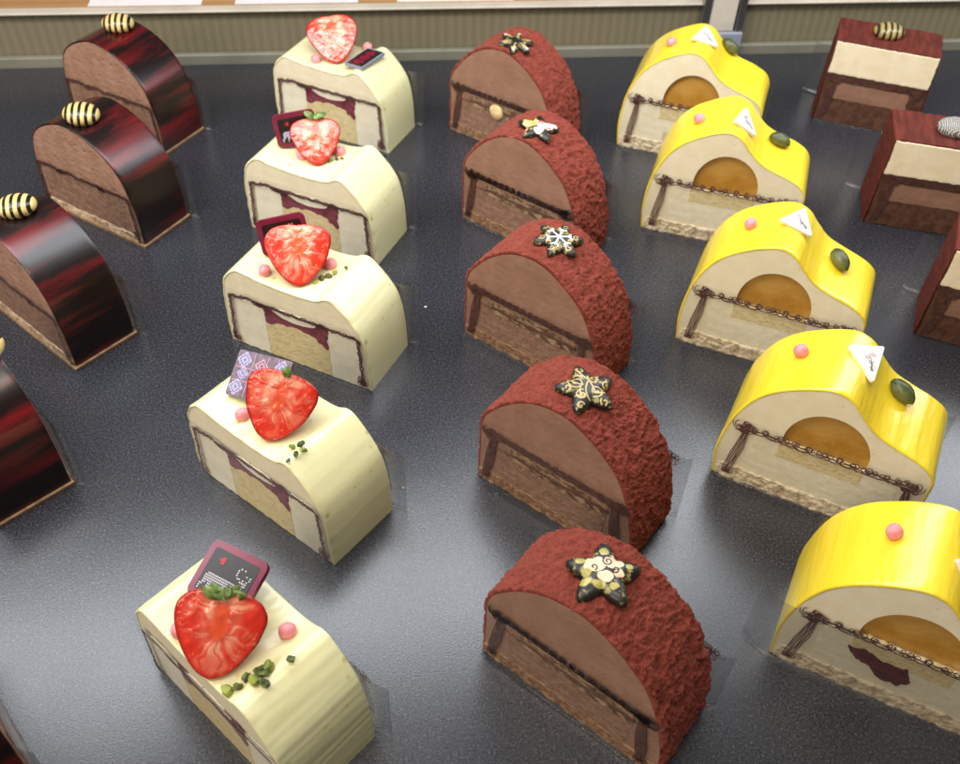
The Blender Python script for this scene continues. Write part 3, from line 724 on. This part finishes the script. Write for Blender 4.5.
def deer_plaque(cake, bl, u, v, w, h, label, animal):
    r = new_root('chocolate_plaque', label, 'plaque', 'chocolate plaques')
    plate('frame', rrect(w, h, 2.6), -.8, .8, 'plum', r)
    pn = plate('panel', [(x + 2.3, y + 2.3) for x, y in rrect(w - 4.6, h - 4.6, 1.0)], .79, .93, 'black_choc', r)
    p = (w - 6.2) / 23
    dots('reindeer_print', cells(DEER), p * .6 if animal == 'print_white' else p * 1.0, 3.4, 3.2, p, .94, animal, pn)
    heart = [(0, 1), (1, 1), (2, 1), (1, 2), (2, 2), (1, 0), (2, 0)]
    dots('heart_print', heart, p * .9, 3.4 + 4 * p, h - 3.0 - 4.2 * p, p, .94, 'print_red', pn)
    plaque_at(r, cake, bl, u, v)

deer_plaque('W5', (13.2, 13.4, 45.8), (.972, .162, .172), (-.218, .894, .392), 23.8, 19.1, 'plum framed plaque with white dotted reindeer, on the front white slice', 'print_white')
deer_plaque('W3', (15.0, 14, 44.6), (.76, .64, .10), (-.25, .16, .95), 21.5, 16.5, 'plum edged plaque mostly hidden behind the wet third strawberry', 'print_white')
deer_plaque('W2', (14.6, 13.4, 44.6), (.80, .60, .10), (-.16, .08, .98), 21.1, 17, 'dark plaque with plum left edge and lilac reindeer print', 'print_lilac')

# snowflake plaque
r = new_root('chocolate_plaque', 'mauve plaque printed with lilac snowflakes and pink squares', 'plaque', 'chocolate plaques')
w_, h_ = 23.9, 18
plate('panel', rrect(w_, h_, .8), -.8, .8, 'print_mauve', r)
def flake(cx, cy, s):
    L = []
    for k in range(8):
        a = k * math.pi / 4; d = (math.cos(a), math.sin(a)); ll = s * (1 if k % 2 == 0 else .82)
        L.append(([(cx, cy), (cx + d[0] * ll, cy + d[1] * ll)], .75))
        for sg in (-1, 1):
            b = a + sg * .7; q = (cx + d[0] * ll * .55, cy + d[1] * ll * .55)
            L.append(([q, (q[0] + math.cos(b) * ll * .42, q[1] + math.sin(b) * ll * .42)], .6))
    return L
fl = []
for cx, cy, s in ((3.6, 14.4, 3.1), (3.4, 3.6, 3.1), (20.3, 14.4, 3.1), (20.3, 3.6, 3.1), (4.6, 9.2, 2.4), (12, 4, 2.6)): fl += flake(cx, cy, s)
ribbons('snowflake_print', fl, .6, 0, 'print_lilac', r, fn=lambda x, y: (x, y, .86))
sq = []
for cx, cy, s in ((11.6, 13.4, 2.7), (11.6, 13.4, 1.3), (10.4, 8.6, 2.3), (10.4, 8.6, 1.0), (16, 9, 2.3), (16, 9, 1.0)):
    sq.append(([(cx - s, cy), (cx, cy - s), (cx + s, cy), (cx, cy + s), (cx - s, cy)], .55))
ribbons('square_print', sq, .5, 0, 'print_pink', r, fn=lambda x, y: (x, y, .90))
ln = [([(0.6, y), (w_ - .6, y + .01)], .22) for y in (6.2, 11.3)] + [([(x, .6), (x + .01, h_ - .6)], .22) for x in (7.6, 13.6, 18.2)]
ribbons('line_print', ln, .2, 0, 'print_pink', r, fn=lambda x, y: (x, y, .83))
plaque_at(r, 'W4', (13.8, 10.7, 45.7), (.963, .236, .127), (-.266, .792, .549))

# small flat plaque on the farthest white slice
r = new_root('chocolate_plaque', 'small dark plaque with crimson squares and grey rim, lying beside the farthest berry', 'plaque', 'chocolate plaques')
plate('frame', rrect(21, 13, .8), -.9, .6, 'clamp', r)
pn = plate('panel', [(x + 1, y + 1) for x, y in rrect(19, 11, .5)], .59, .75, 'black_choc', r)
sq = []
for cx, cy in ((5.5, 6.5), (10.5, 6.5), (15.5, 6.5)):
    for s in (3.2, 2.0, .9): sq.append(([(cx - s, cy), (cx, cy - s), (cx + s, cy), (cx, cy + s), (cx - s, cy)], .8))
ribbons('square_print', sq, .8, 0, 'print_crimson', pn, fn=lambda x, y: (x, y, .80))
plaque_at(r, 'W1', (48.2, 7.2, 46.9), (.50, .85, .04), (-.72, .42, .15)) if False else plaque_at(r, 'W1', (58.6, 3.6, 47.6), (.16, .98, .03), (-.94, .17, -.08))

# ------------------------------------------------------------------ pearls
def lump(name, m, rx, ry, rz, seed, sub=3, amp=.05, freq=2.0, pts=0):
    me = bpy.data.meshes.new(name); bm = bmesh.new(); bmesh.ops.create_icosphere(bm, subdivisions=sub, radius=1)
    for q in bm.verts:
        d = 1 + amp * noise.noise(q.co * freq + Vector((seed, seed * 2, 0)))
        c = q.co * d
        if pts: c = Vector((c.x, c.y * (1 - pts * max(0, c.x) ** 2), c.z * (1 - pts * max(0, c.x) ** 2)))
        q.co = Vector((c.x * rx, c.y * ry, c.z * rz)) * MM
    bm.to_mesh(me); bm.free(); me.materials.append(M[m])
    for p in me.polygons: p.use_smooth = True
    o = bpy.data.objects.new(name, me); C.objects.link(o); return o

pearls = [('W1', 26.7, 6.2, 42.4, 'pink sugar pearl left of the farthest strawberry'), ('W1', 45.3, 32.5, 42.4, 'pink sugar pearl between farthest strawberry and its flat plaque'),
          ('W2', 27.8, 13.3, 42.2, 'pink sugar pearl under the lilac reindeer plaque'), ('W2', 43.0, 25, 42.0, 'pink sugar pearl at the right cheek of the pale streaked strawberry'),
          ('W3', 21.2, 5.5, 43.2, 'pink sugar pearl below the corner of the hidden plum plaque'), ('W3', 43.3, 23.4, 42.0, 'pink sugar pearl right of the wet glinting strawberry'),
          ('W4', 25.2, 8.1, 42.2, 'pink sugar pearl beneath the snowflake plaque'), ('W5', 22.1, 4.1, 43.0, 'pink sugar pearl half hidden left of the largest strawberry'),
          ('W5', 46.6, 26.5, 42.6, 'pink sugar pearl lying clear at the right of the largest strawberry'),
          ('Y1', 19.9, 15.1, 59.2, 'pink sugar pearl on the farthest yellow slice'), ('Y2', 18.3, 16.1, 58.2, 'pink sugar pearl on the second yellow slice from the back'),
          ('Y3', 18.7, 18.4, 58.4, 'pink sugar pearl on the middle yellow slice'), ('Y4', 17.2, 20.9, 57.6, 'pink sugar pearl on the yellow slice behind the front one'),
          ('Y5', 20.4, 20.9, 59.4, 'pink sugar pearl on the front yellow slice')]
for i, (ck, x, y, z, lb) in enumerate(pearls):
    o = lump('sugar_pearl', 'pink', 2.9, 2.7, 2.75, i, 4, .07, 1.6)
    o.matrix_world = frame(ck) @ Matrix.Translation(Vector((x, y, z + 2.0)) * MM) @ Matrix.Rotation(i * 1.3, 4, 'Z'); tag(o, lb, 'sugar pearl', 'pink sugar pearls')

# whole pistachios
for i, (ck, a, b, lb) in enumerate([('Y1', (46.6, 34, 57.2), (57, 34, 50.4), 'whole pistachio on the farthest yellow slice'),
                                    ('Y2', (54.6, 24.8, 51.5), (65, 26.5, 47.5), 'whole pistachio on the second yellow slice from the back'),
                                    ('Y3', (56.6, 25.7, 50.7), (63.1, 18.4, 48.1), 'whole pistachio on the middle yellow slice'),
                                    ('Y4', (52.6, 27.8, 52.4), (61.6, 24.2, 48.6), 'dark whole pistachio on the yellow slice behind the front one'),
                                    ('Y5', (53.0, 26.8, 52.0), (62, 23, 48.4), 'whole pistachio at the right frame edge on the front yellow slice')]):
    o = lump('pistachio_nut', 'nut', 6.0, 3.9, 3.2, i * 3, 4, .10, 1.7, .25)
    a, b = Vector(a), Vector(b); put(o, ck, (a + b) / 2 + Vector((0, 0, 1.7)), b - a, top_n('Y', (a.x + b.x) / 2)); tag(o, lb, 'pistachio', 'whole pistachios')

# chopped pistachio
crumbs = {'W2': [(42.3, 16.9, 42.5), (44.3, 19.5, 42.7), (46.5, 20.7, 43.2)],
          'W3': [(43.5, 11.0, 42.7), (44.4, 14.4, 42.8), (46.8, 16.3, 43.4), (48.2, 19.1, 44.1), (52.3, 21.9, 46.4)],
          'W4': [(52.4, 7.3, 46.4), (55.2, 9.2, 47.9), (56.9, 5.0, 47.6), (57.8, 8.1, 47.5), (56.7, 1.3, 47.6)],
          'W5': [(48.5, 1.7, 44.2), (50.3, 4.5, 45.1), (49.7, 7.9, 44.8), (53.3, 8.4, 47.1), (52.5, 11.9, 46.6), (52.9, 14.3, 46.8), (56.7, 9.9, 47.6), (56.4, 20.0, 47.7)]}
wh = {'W2': 'beside the pale streaked strawberry', 'W3': 'beside the wet glinting strawberry', 'W4': 'below the strawberry with the snowflake plaque', 'W5': 'below the largest front strawberry'}
k = 0
for ck, pts in crumbs.items():
    for j, p in enumerate(pts):
        k += 1; s = (1.55 if ck == 'W5' else 1.35) * random.uniform(.75, 1.25)
        if j == len(pts) - 1: s *= .6
        o = lump('pistachio_crumb', 'pist_dark' if (j % 5) in (1, 2, 4) else 'pist_light', s * 1.25, s, s * .8, k * 1.7, 2, .55, 1.5)
        for q in o.data.polygons: q.use_smooth = False
        o.matrix_world = frame(ck) @ Matrix.Translation((Vector(p) + Vector((0, 0, s * .35))) * MM) @ Matrix.Rotation(k * 1.1, 4, 'Z') @ Matrix.Rotation(k * .7, 4, 'X')
        tag(o, 'chopped green pistachio bit ' + wh[ck], 'pistachio', 'chopped pistachio ' + wh[ck])

# ------------------------------------------------------------------ white triangles
tris = [('Y1', [(30.6, 10.1, 64.8), (36.5, 27.7, 65.3), (45.6, 17.0, 59.0)], 'white chocolate triangle on the farthest yellow slice'),
        ('Y2', [(35.0, 7.2, 65.6), (39.1, 24.4, 64.6), (47.2, 10.5, 57.3)], 'white chocolate triangle on the second yellow slice from the back'),
        ('Y3', [(29.6, 16.2, 64.6), (38.6, 29.3, 64.9), (45.0, 17.1, 59.7)], 'white chocolate triangle on the middle yellow slice'),
        ('Y4', [(32.1, 23.7, 65.2), (45.0, 35.8, 59.7), (44.9, 14.0, 59.8)], 'white chocolate triangle on the yellow slice behind the front one'),
        ('Y5', [(38.6, 15.8, 64.9), (52.1, 29.7, 52.8), (48.5, 11.0, 56.1)], 'white chocolate triangle touching the right frame edge')]
for i, (ck, P, lb) in enumerate(tris):
    A, B, Cc = (Vector(p) for p in P)
    r = new_root('chocolate_triangle', lb, 'chocolate decoration', 'white chocolate triangles')
    X = (B - A).normalized(); Z = X.cross(Cc - A).normalized()
    if Z.z < 0: Z = -Z
    Y = Z.cross(X); cen = (A + B + Cc) / 3
    # rest the plate on the curve
    gap = max(top_z('Y', (A * a + B * b + Cc * (1 - a - b)).x) + .9 - (A * a + B * b + Cc * (1 - a - b)).z for a in (0, .25, .5, .75, 1) for b in (0, .25, .5, .75) if a + b <= 1)
    q = [((p - cen).dot(X), (p - cen).dot(Y)) for p in (A, B, Cc)]
    poly = []
    for j in range(3):                                  # slightly rounded corners
        p = Vector(q[j]); a = Vector(q[j - 1]); b = Vector(q[(j + 1) % 3])
        da = (a - p).normalized(); db = (b - p).normalized()
        poly += [tuple(p + da * 1.2), tuple(p + (da + db) * .35), tuple(p + db * 1.2)]
    ar = sum(poly[j][0] * poly[(j + 1) % 9][1] - poly[(j + 1) % 9][0] * poly[j][1] for j in range(9))
    if ar < 0: poly.reverse()
    plate('plate', poly, -.7, .7, 'white_choc', r)
    rnd = random.Random(i + 3); d = []; dr = []
    cor = [Vector(p) for p in q]
    base = (cor[0] + cor[1]) / 2; ap = cor[2]
    ax = (base - ap).normalized(); sx = Vector((-ax.y, ax.x)); H = (base - ap).length
    for s in range(9):                                  # sketched fir tree strokes
        t = .30 + .06 * s; w = (t * .5) * (cor[1] - cor[0]).length * 1.0
        p = ap + ax * H * t
        off = rnd.uniform(-.5, .5)
        z = [tuple(p + sx * (w * (k / 6 - .5) + off * .4) + ax * ((k % 2) * 1.1 + rnd.uniform(-.3, .3))) for k in range(7)]
        a0 = rnd.randrange(0, 3); b0 = a0 + rnd.randrange(3, 5)
        (dr if s in (7, 8) else d).append((z[a0:b0], rnd.uniform(.28, .45)))
    d.append(([tuple(ap + ax * H * t + sx * .6 * math.sin(t * 9)) for t in (.3, .4, .5, .6)], .5))
    ribbons('tree_sketch', d, .4, 0, 'ink', r, fn=lambda x, y: (x, y, .76)); ribbons('red_sketch', dr, .4, 0, 'ink_red', r, fn=lambda x, y: (x, y, .78))
    m = Matrix((X, Y, Z)).transposed().to_4x4(); m.translation = (cen + Vector((0, 0, max(-.5, gap * .8)))) * MM
    r.matrix_world = frame(ck) @ m

# ------------------------------------------------------------------ stars
def star_r(a, R0, r0, n, soft=.75):
    u = (a / (2 * math.pi) * n) % 1; t = abs(u - .5) * 2      # 1 at points, 0 between
    return r0 + (R0 - r0) * t ** 1.25 * (1 - .12 * t ** 8)
def star_h(x, y, R0, r0, n, H):
    a = math.atan2(x, y); rr = star_r(a, R0, r0, n); q = min(1, math.hypot(x, y) / rr)
    return H * (1 - q ** 3.2) ** .6
def star(cake, px, py, R0, r0, n, H, rot, label, deco):
    r = new_root('chocolate_star', label, 'chocolate star', 'chocolate stars')
    nA = 120; nR = 14; v = [(0, 0, H)]; f = []
    for k in range(1, nR + 1):
        q = k / nR
        for i in range(nA):
            a = 2 * math.pi * i / nA; rr = star_r(a, R0, r0, n) * q; x, y = math.sin(a) * rr, math.cos(a) * rr
            v.append((x, y, H * max(0, 1 - q ** 3.2) ** .6))
    for i in range(nA): f.append((0, 1 + i, 1 + (i + 1) % nA))
    for k in range(nR - 1):
        for i in range(nA): f.append((1 + k * nA + i, 1 + (k + 1) * nA + i, 1 + (k + 1) * nA + (i + 1) % nA, 1 + k * nA + (i + 1) % nA))
    b = len(v); v += [(x, y, -1.2) for x, y, z in v[1 + (nR - 1) * nA:]]
    for i in range(nA): f.append((1 + (nR - 1) * nA + i, b + i, b + (i + 1) % nA, 1 + (nR - 1) * nA + (i + 1) % nA))
    f.append(tuple(b + i for i in range(nA)))
    mesh_obj('body', v, f, 'star_black', r)
    def fn(lift):
        return lambda x, y: (x, y, star_h(x, y, R0, r0, n, H) + lift)
    def inside(ln, k=.93):
        out = []; cur = []
        for x, y in ln:
            if math.hypot(x, y) < star_r(math.atan2(x, y), R0, r0, n) * k: cur.append((x, y))
            else:
                if len(cur) > 2: out.append(cur)
                cur = []
        if len(cur) > 2: out.append(cur)
        return out
    def blob(cx, cy, a, b, ang=0, seed=0):
        pts = []
        for i in range(24):
            t = 2 * math.pi * i / 24; k = 1 + .25 * noise.noise(Vector((math.cos(t) * 1.3, math.sin(t) * 1.3, seed)))
            x, y = a * k * math.cos(t), b * k * math.sin(t); pts.append((cx + x * math.cos(ang) - y * math.sin(ang), cy + x * math.sin(ang) + y * math.cos(ang)))
        return pts
    def patches(name, bl, m, lift):
        v, f = [], []
        for pts in bl:
            cx = sum(p[0] for p in pts) / len(pts); cy = sum(p[1] for p in pts) / len(pts); b = len(v); K = 5
            for k in range(K + 1):
                for x, y in pts:
                    X, Y = cx + (x - cx) * k / K, cy + (y - cy) * k / K
                    rr = star_r(math.atan2(X, Y), R0, r0, n) * .94; d = math.hypot(X, Y)
                    if d > rr: X, Y = X * rr / d, Y * rr / d
                    v.append(fn(lift)(X, Y))
            N_ = len(pts)
            for k in range(K):
                for i in range(N_): f.append((b + k * N_ + i, b + k * N_ + (i + 1) % N_, b + (k + 1) * N_ + (i + 1) % N_, b + (k + 1) * N_ + i))
        mesh_obj(name, v, f, m, r)
    def spiral(cx, cy, r1, turns, a0, d=1):
        return [(cx + r1 * (1 - t / 40 * .85) * math.cos(a0 + d * t / 40 * turns * 6.28), cy + r1 * (1 - t / 40 * .85) * math.sin(a0 + d * t / 40 * turns * 6.28)) for t in range(41)]
    deco(dict(r=r, fn=fn, inside=inside, blob=blob, patches=patches, spiral=spiral, R0=R0, r0=r0, n=n, H=H))
    N_ = top_n('B', px); X0 = Vector((N_.z, 0, -N_.x)); Y0 = Vector((0, 1, 0))
    X = X0 * math.cos(rot) + Y0 * math.sin(rot)
    put(r, cake, Vector((px, py, top_z('B', px))) + N_ * 1.0, X, N_)
    return r

def deco_swirl(k):      # gold scrolls on black
    L = []
    for c in ((-3.6, 2.6, 3.6, 1.8, .5), (3.4, 3.2, 2.4, 1.3, 2.4), (2.4, -2.6, 2.8, 1.4, 4.0), (-3.2, -3.4, 2.4, 1.2, 1.0), (7, -.5, 1.6, 1.1, 1), (-7.4, 1.0, 1.6, 1.1, 3), (0, 8, 1.5, 1, 2), (4.2, -7.5, 1.6, 1.1, 2), (-5, -7.6, 1.5, 1.1, 0)):
        L += k['inside'](k['spiral'](*c))
    for a in range(6):
        L += k['inside']([(9 * math.sin(a * 1.05) * t / 20 + 1.5 * math.sin(t * .25 + a), 9 * math.cos(a * 1.05) * t / 20 + 1.2 * math.cos(t * .3)) for t in range(21)])
    ribbons('gold_scrolls', [(l, .62) for l in L], .6, 0, 'gold', k['r'], fn=k['fn'](.12))
def deco_peach(k):
    k['patches']('peach_patch', [k['blob'](-2.6, 2.2, 3.6, 2.8, .3, 1), k['blob'](3.0, 3.4, 3.0, 2.6, -.5, 2), k['blob'](.6, -1.8, 2.6, 2.0, 0, 3), k['blob'](4.6, -.4, 1.6, 1.3, 0, 4)], 'peach', .12)
    k['patches']('olive_patch', [k['blob'](-7.2, 3.0, 1.7, 1.2, .2, 5), k['blob'](0, 7.2, 1.6, 1.4, 0, 6), k['blob'](-1.2, -4.8, 2.1, 1.4, 0, 7), k['blob'](3.4, -5.0, 1.6, 1.2, .4, 8), k['blob'](-5.4, -4.4, 1.9, 1.5, .6, 9), k['blob'](7.8, 2.6, 1.3, .9, 0, 10), k['blob'](-5.2, -1.2, 1.4, 1.7, 0, 11)], 'olive', .12)
    L = []
    for c in ((1.2, 3.6, 1.9, 1.6, 1), (3.6, .8, 1.4, 1.2, 3), (-3.0, 1.0, 1.2, 1.0, 5)): L += k['inside'](k['spiral'](*c))
    ribbons('dark_scrolls', [(l, .45) for l in L], .45, 0, 'scroll_black', k['r'], fn=k['fn'](.22))
def deco_flake(k):
    L = []
    for a in range(6):
        d = a * math.pi / 3; L += [[(math.sin(d) * t * .55, math.cos(d) * t * .55) for t in range(11)]]
        for sg in (-1, 1):
            L += k['inside']([(math.sin(d) * 4 + math.sin(d + sg * .8) * t * .35, math.cos(d) * 4 + math.cos(d + sg * .8) * t * .35) for t in range(8)])
    ribbons('white_flake', [(l, .8) for l in L], .8, 0, 'star_white', k['r'], fn=k['fn'](.14))
    G = []
    for a in range(6):
        d = a * math.pi / 3 + .1
        G += k['inside'](k['spiral'](math.sin(d) * 7.4, math.cos(d) * 7.4, 1.5, 1.2, a)); G += k['inside'](k['spiral'](math.sin(d + .5) * 5.2, math.cos(d + .5) * 5.2, 1.2, 1.1, a))
    ribbons('gold_scrolls', [(l, .5) for l in G], .5, 0, 'gold', k['r'], fn=k['fn'](.12))
def deco_orange(k):
    k['patches']('orange_patch', [k['blob'](-4.0, 2.0, 4.2, 3.4, .4, 1), k['blob'](-6.6, -3.6, 2.0, 2.4, 0, 6)], 'star_orange', .12)
    k['patches']('white_patch', [k['blob'](3.4, 1.0, 4.4, 3.0, .2, 2), k['blob'](.2, -3.4, 2.6, 2.2, 0, 3), k['blob'](7.4, 2.0, 1.8, 1.2, 0, 4)], 'star_white', .12)
    L = []
    for c in ((1.2, 2.6, 1.6, 1.3, 1), (5, -1, 1.4, 1.1, 3)): L += k['inside'](k['spiral'](*c))
    ribbons('crimson_scrolls', [(l, .6) for l in L], .6, 0, 'print_red', k['r'], fn=k['fn'](.22))
def deco_tips(k):
    L = []
    for a in range(6):
        d = a * math.pi / 3
        L += k['inside']([(math.sin(d) * t, math.cos(d) * t) for t in [3 + .5 * j for j in range(12)]], .97)
        L += k['inside'](k['spiral'](math.sin(d) * 6.4, math.cos(d) * 6.4, 1.3, 1.1, a))
    ribbons('gold_lines', [(l, .75) for l in L], .7, 0, 'gold', k['r'], fn=k['fn'](.12))
    k['patches']('white_patch', [k['blob'](math.sin(a * 1.047) * 8.2, math.cos(a * 1.047) * 8.2, .9, .8, 0, a) for a in (0, 2, 3, 5)], 'star_white', .16)

star('B1', 37.7, 9.5, 11, 5.2, 6, 1.9, .35, 'small dark six pointed star with gold lines, on the farthest brown dome', deco_tips)
star('B2', 36.7, 11.5, 11.5, 5.4, 5, 2.0, .5, 'orange and white patched star on the second brown dome', deco_orange)
star('B3', 36.8, 16.0, 12, 6.2, 6, 2.0, .25, 'dark six pointed star with white snowflake centre', deco_flake)
star('B4', 36.5, 14.4, 12.4, 6.4, 5, 2.4, .9, 'black star covered in gold scrolls', deco_swirl)
star('B5', 33.2, 14.8, 13.0, 6.6, 5, 2.6, .55, 'black edged star with peach middle, on the front brown dome', deco_peach)

for i, (x, y) in enumerate([(-29.6, 241), (71, 249), (-28, 352), (-206, 352), (41, 352), (64, 300)]):
    sz = .35 + .5 * random.random()
    o = lump('glint_speck', 'white_block' if i % 3 else 'biscuit', sz * 1.3, sz, sz * .7, i * 2.3, 2, .5, 1.4)  # pale lumps stand in for small glints off the clear film
    o.location = (x * MM, y * MM, sz * .5 * MM); tag(o, 'tiny pale speck standing in for a film glint on the bare dark tray', 'glint speck', 'pale glint specks on the tray')

# ------------------------------------------------------------------ striped chocolate eggs
eggs = [('D1', 34.1, 20.3, 'D', 'egg', .62, 'black and gold striped chocolate egg on the farthest dark slice'),
        ('D2', 36.5, 9.9, 'D', 'egg', .66, 'black and gold striped chocolate egg on the nearly black slice'),
        ('D3', 30.6, 16.2, 'D', 'egg', .85, 'black and gold striped chocolate egg on the red streaked slice'),
        ('D4', 41.5, 27.0, 'D', 'egg', .85, 'striped chocolate egg barely showing at the left frame edge'),
        ('T1', 28.3, 16.0, 'T', 'egg_olive', .15, 'olive striped chocolate egg on the rear square slice'),
        ('T2', 29.5, 14.6, 'T', 'egg_white', .05, 'chocolate egg with white lattice print on a square slice')]
for i, (ck, x, y, kd, m, rot, lb) in enumerate(eggs):
    o = lump('chocolate_egg', m, 8.8, 7.4, 4.9, i, 4, .03, 1.5)
    n_ = top_n(kd, x); X0 = Vector((n_.z, 0, -n_.x)); X = X0 * math.cos(rot) + Vector((0, 1, 0)) * math.sin(rot)
    put(o, ck, Vector((x, y, top_z(kd, x))) + n_ * 2.7, X, n_); tag(o, lb, 'chocolate egg', 'striped chocolate eggs')

# ------------------------------------------------------------------ setting: tray, rear panel, ledge
TH = R(6.77); ORG = Vector((0, .603, 0))
def back(o): o.matrix_world = Matrix.Translation(ORG) @ Matrix.Rotation(TH, 4, 'Z')
def boxm(name, x0, x1, y0, y1, z0, z1, m, parent=None, bev=0):
    me = bpy.data.meshes.new(name); bm = bmesh.new(); bmesh.ops.create_cube(bm, size=1)
    for v in bm.verts: v.co = Vector(((x0 + x1) / 2 + v.co.x * (x1 - x0), (y0 + y1) / 2 + v.co.y * (y1 - y0), (z0 + z1) / 2 + v.co.z * (z1 - z0))) * MM
    if bev: bmesh.ops.bevel(bm, geom=list(bm.edges), offset=bev * MM, segments=3, affect='EDGES', profile=.5)
    bm.to_mesh(me); bm.free(); me.materials.append(M[m]); o = bpy.data.objects.new(name, me); C.objects.link(o)
    if parent: o.parent = parent
    return o
t = boxm('display_tray', -900, 900, -900, 0, -12, 0, 'tray', None, .4); back(t); t['kind'] = 'structure'
t = boxm('rear_rail', -900, 900, .6, 5, -8, 6.2, 'rail', None, .8); back(t); t['kind'] = 'structure'
t = boxm('rear_panel', -900, 900, 6, 9, -8, 33, 'ribs', None); back(t); t['kind'] = 'structure'
t = boxm('rear_ledge_lip', -900, 900, 1.5, 9.4, 33.7, 35.2, 'lip', None, .6); back(t); t['kind'] = 'structure'
t = boxm('rear_ledge', -900, 900, 9.6, 420, 28, 35, 'wood', None); back(t); t['kind'] = 'structure'
for x0, x1, m, lb in ((-256, -186, 'paper', 'white paper sheet behind the dark slices, leftmost on the ledge'), (-165, -87, 'paper', 'lilac white paper sheet behind the farthest strawberry'),
                      (-62, 14, 'paper_warm', 'pinkish paper sheet on the ledge above the brown domes'), (42, 128, 'paper_warm', 'pinkish paper sheet on the ledge next to the metal post')):
    me = boxm('paper_sheet', x0, x1, 10.2, 150, 35.2, 35.5, m, None); back(me); tag(me, lb, 'paper', 'paper sheets on the ledge')
# metal post and clamp
r = bpy.data.objects.new('metal_post', None); C.objects.link(r); back(r); tag(r, 'metal post with pale front and blue grey foot clamp behind the rear yellow slice', 'post')
boxm('clamp', 141, 167, -5, .4, .1, 17.5, 'clamp', r, .8)
boxm('front_strip', 143.5, 160.5, -2.2, .2, 17.8, 150, 'lip', r, .5)
boxm('side_channel', 137.5, 142.5, -3.2, 2.8, 12, 150, 'steel', r, .6)
boxm('side_channel', 161.5, 166.5, -3.2, 2.8, 17.7, 150, 'steel', r, .6)

# ------------------------------------------------------------------ light
w = bpy.data.worlds.new('World'); S.world = w; w.use_nodes = True
bg = w.node_tree.nodes['Background']; bg.inputs[0].default_value = (1.0, .93, .86, 1); bg.inputs[1].default_value = .14
def area(name, loc, tgt, sx, sy, power, col, th=TH):
    l = bpy.data.lights.new(name, 'AREA'); l.shape = 'RECTANGLE'; l.size = sx; l.size_y = sy; l.energy = power; l.color = col
    o = bpy.data.objects.new(name, l); C.objects.link(o); o.location = loc
    d = (Vector(tgt) - Vector(loc)).normalized()
    z = -d; x = Vector((math.cos(th), math.sin(th), 0)); x = (x - z * x.dot(z)).normalized(); y = z.cross(x)
    o.rotation_euler = Matrix((x, y, z)).transposed().to_euler(); return o
area('case_tube_lamp', (0, .40, .31), (0, .37, 0), 1.4, .12, 4.1, (.91, .95, 1), R(16))
area('front_fill', (-.75, -.8, .95), (0, .35, 0), .8, .5, 10, (1, .87, .72))  # added warm fill, low behind the camera, to brighten the cut faces
area('back_row_fill', (-.18, .10, .75), (0, .55, 0), .8, .10, 4.6, (1, .91, .78))  # added fill that lifts the cut faces of the rear rows

# ------------------------------------------------------------------ camera
cam = bpy.data.cameras.new('Camera'); co = bpy.data.objects.new('Camera', cam); C.objects.link(co)
Rv = Vector((.999262, .027685, .026629)); U = Vector((-.038413, .720194, .692708)); F = Vector((0, .69322, -.720726))
m = Matrix((Rv, U, -F)).transposed().to_4x4(); m.translation = (0, 0, .31476); co.matrix_world = m
cam.dof.use_dof = True; cam.dof.focus_distance = .36; cam.dof.aperture_fstop = 20; cam.sensor_width = 36; cam.lens = 36 * 963.668 / 960; cam.clip_start = .01; cam.clip_end = 50
S.camera = co
S.view_settings.view_transform = 'Standard'; S.view_settings.look = 'None'; S.view_settings.exposure = 0; S.view_settings.gamma = 1
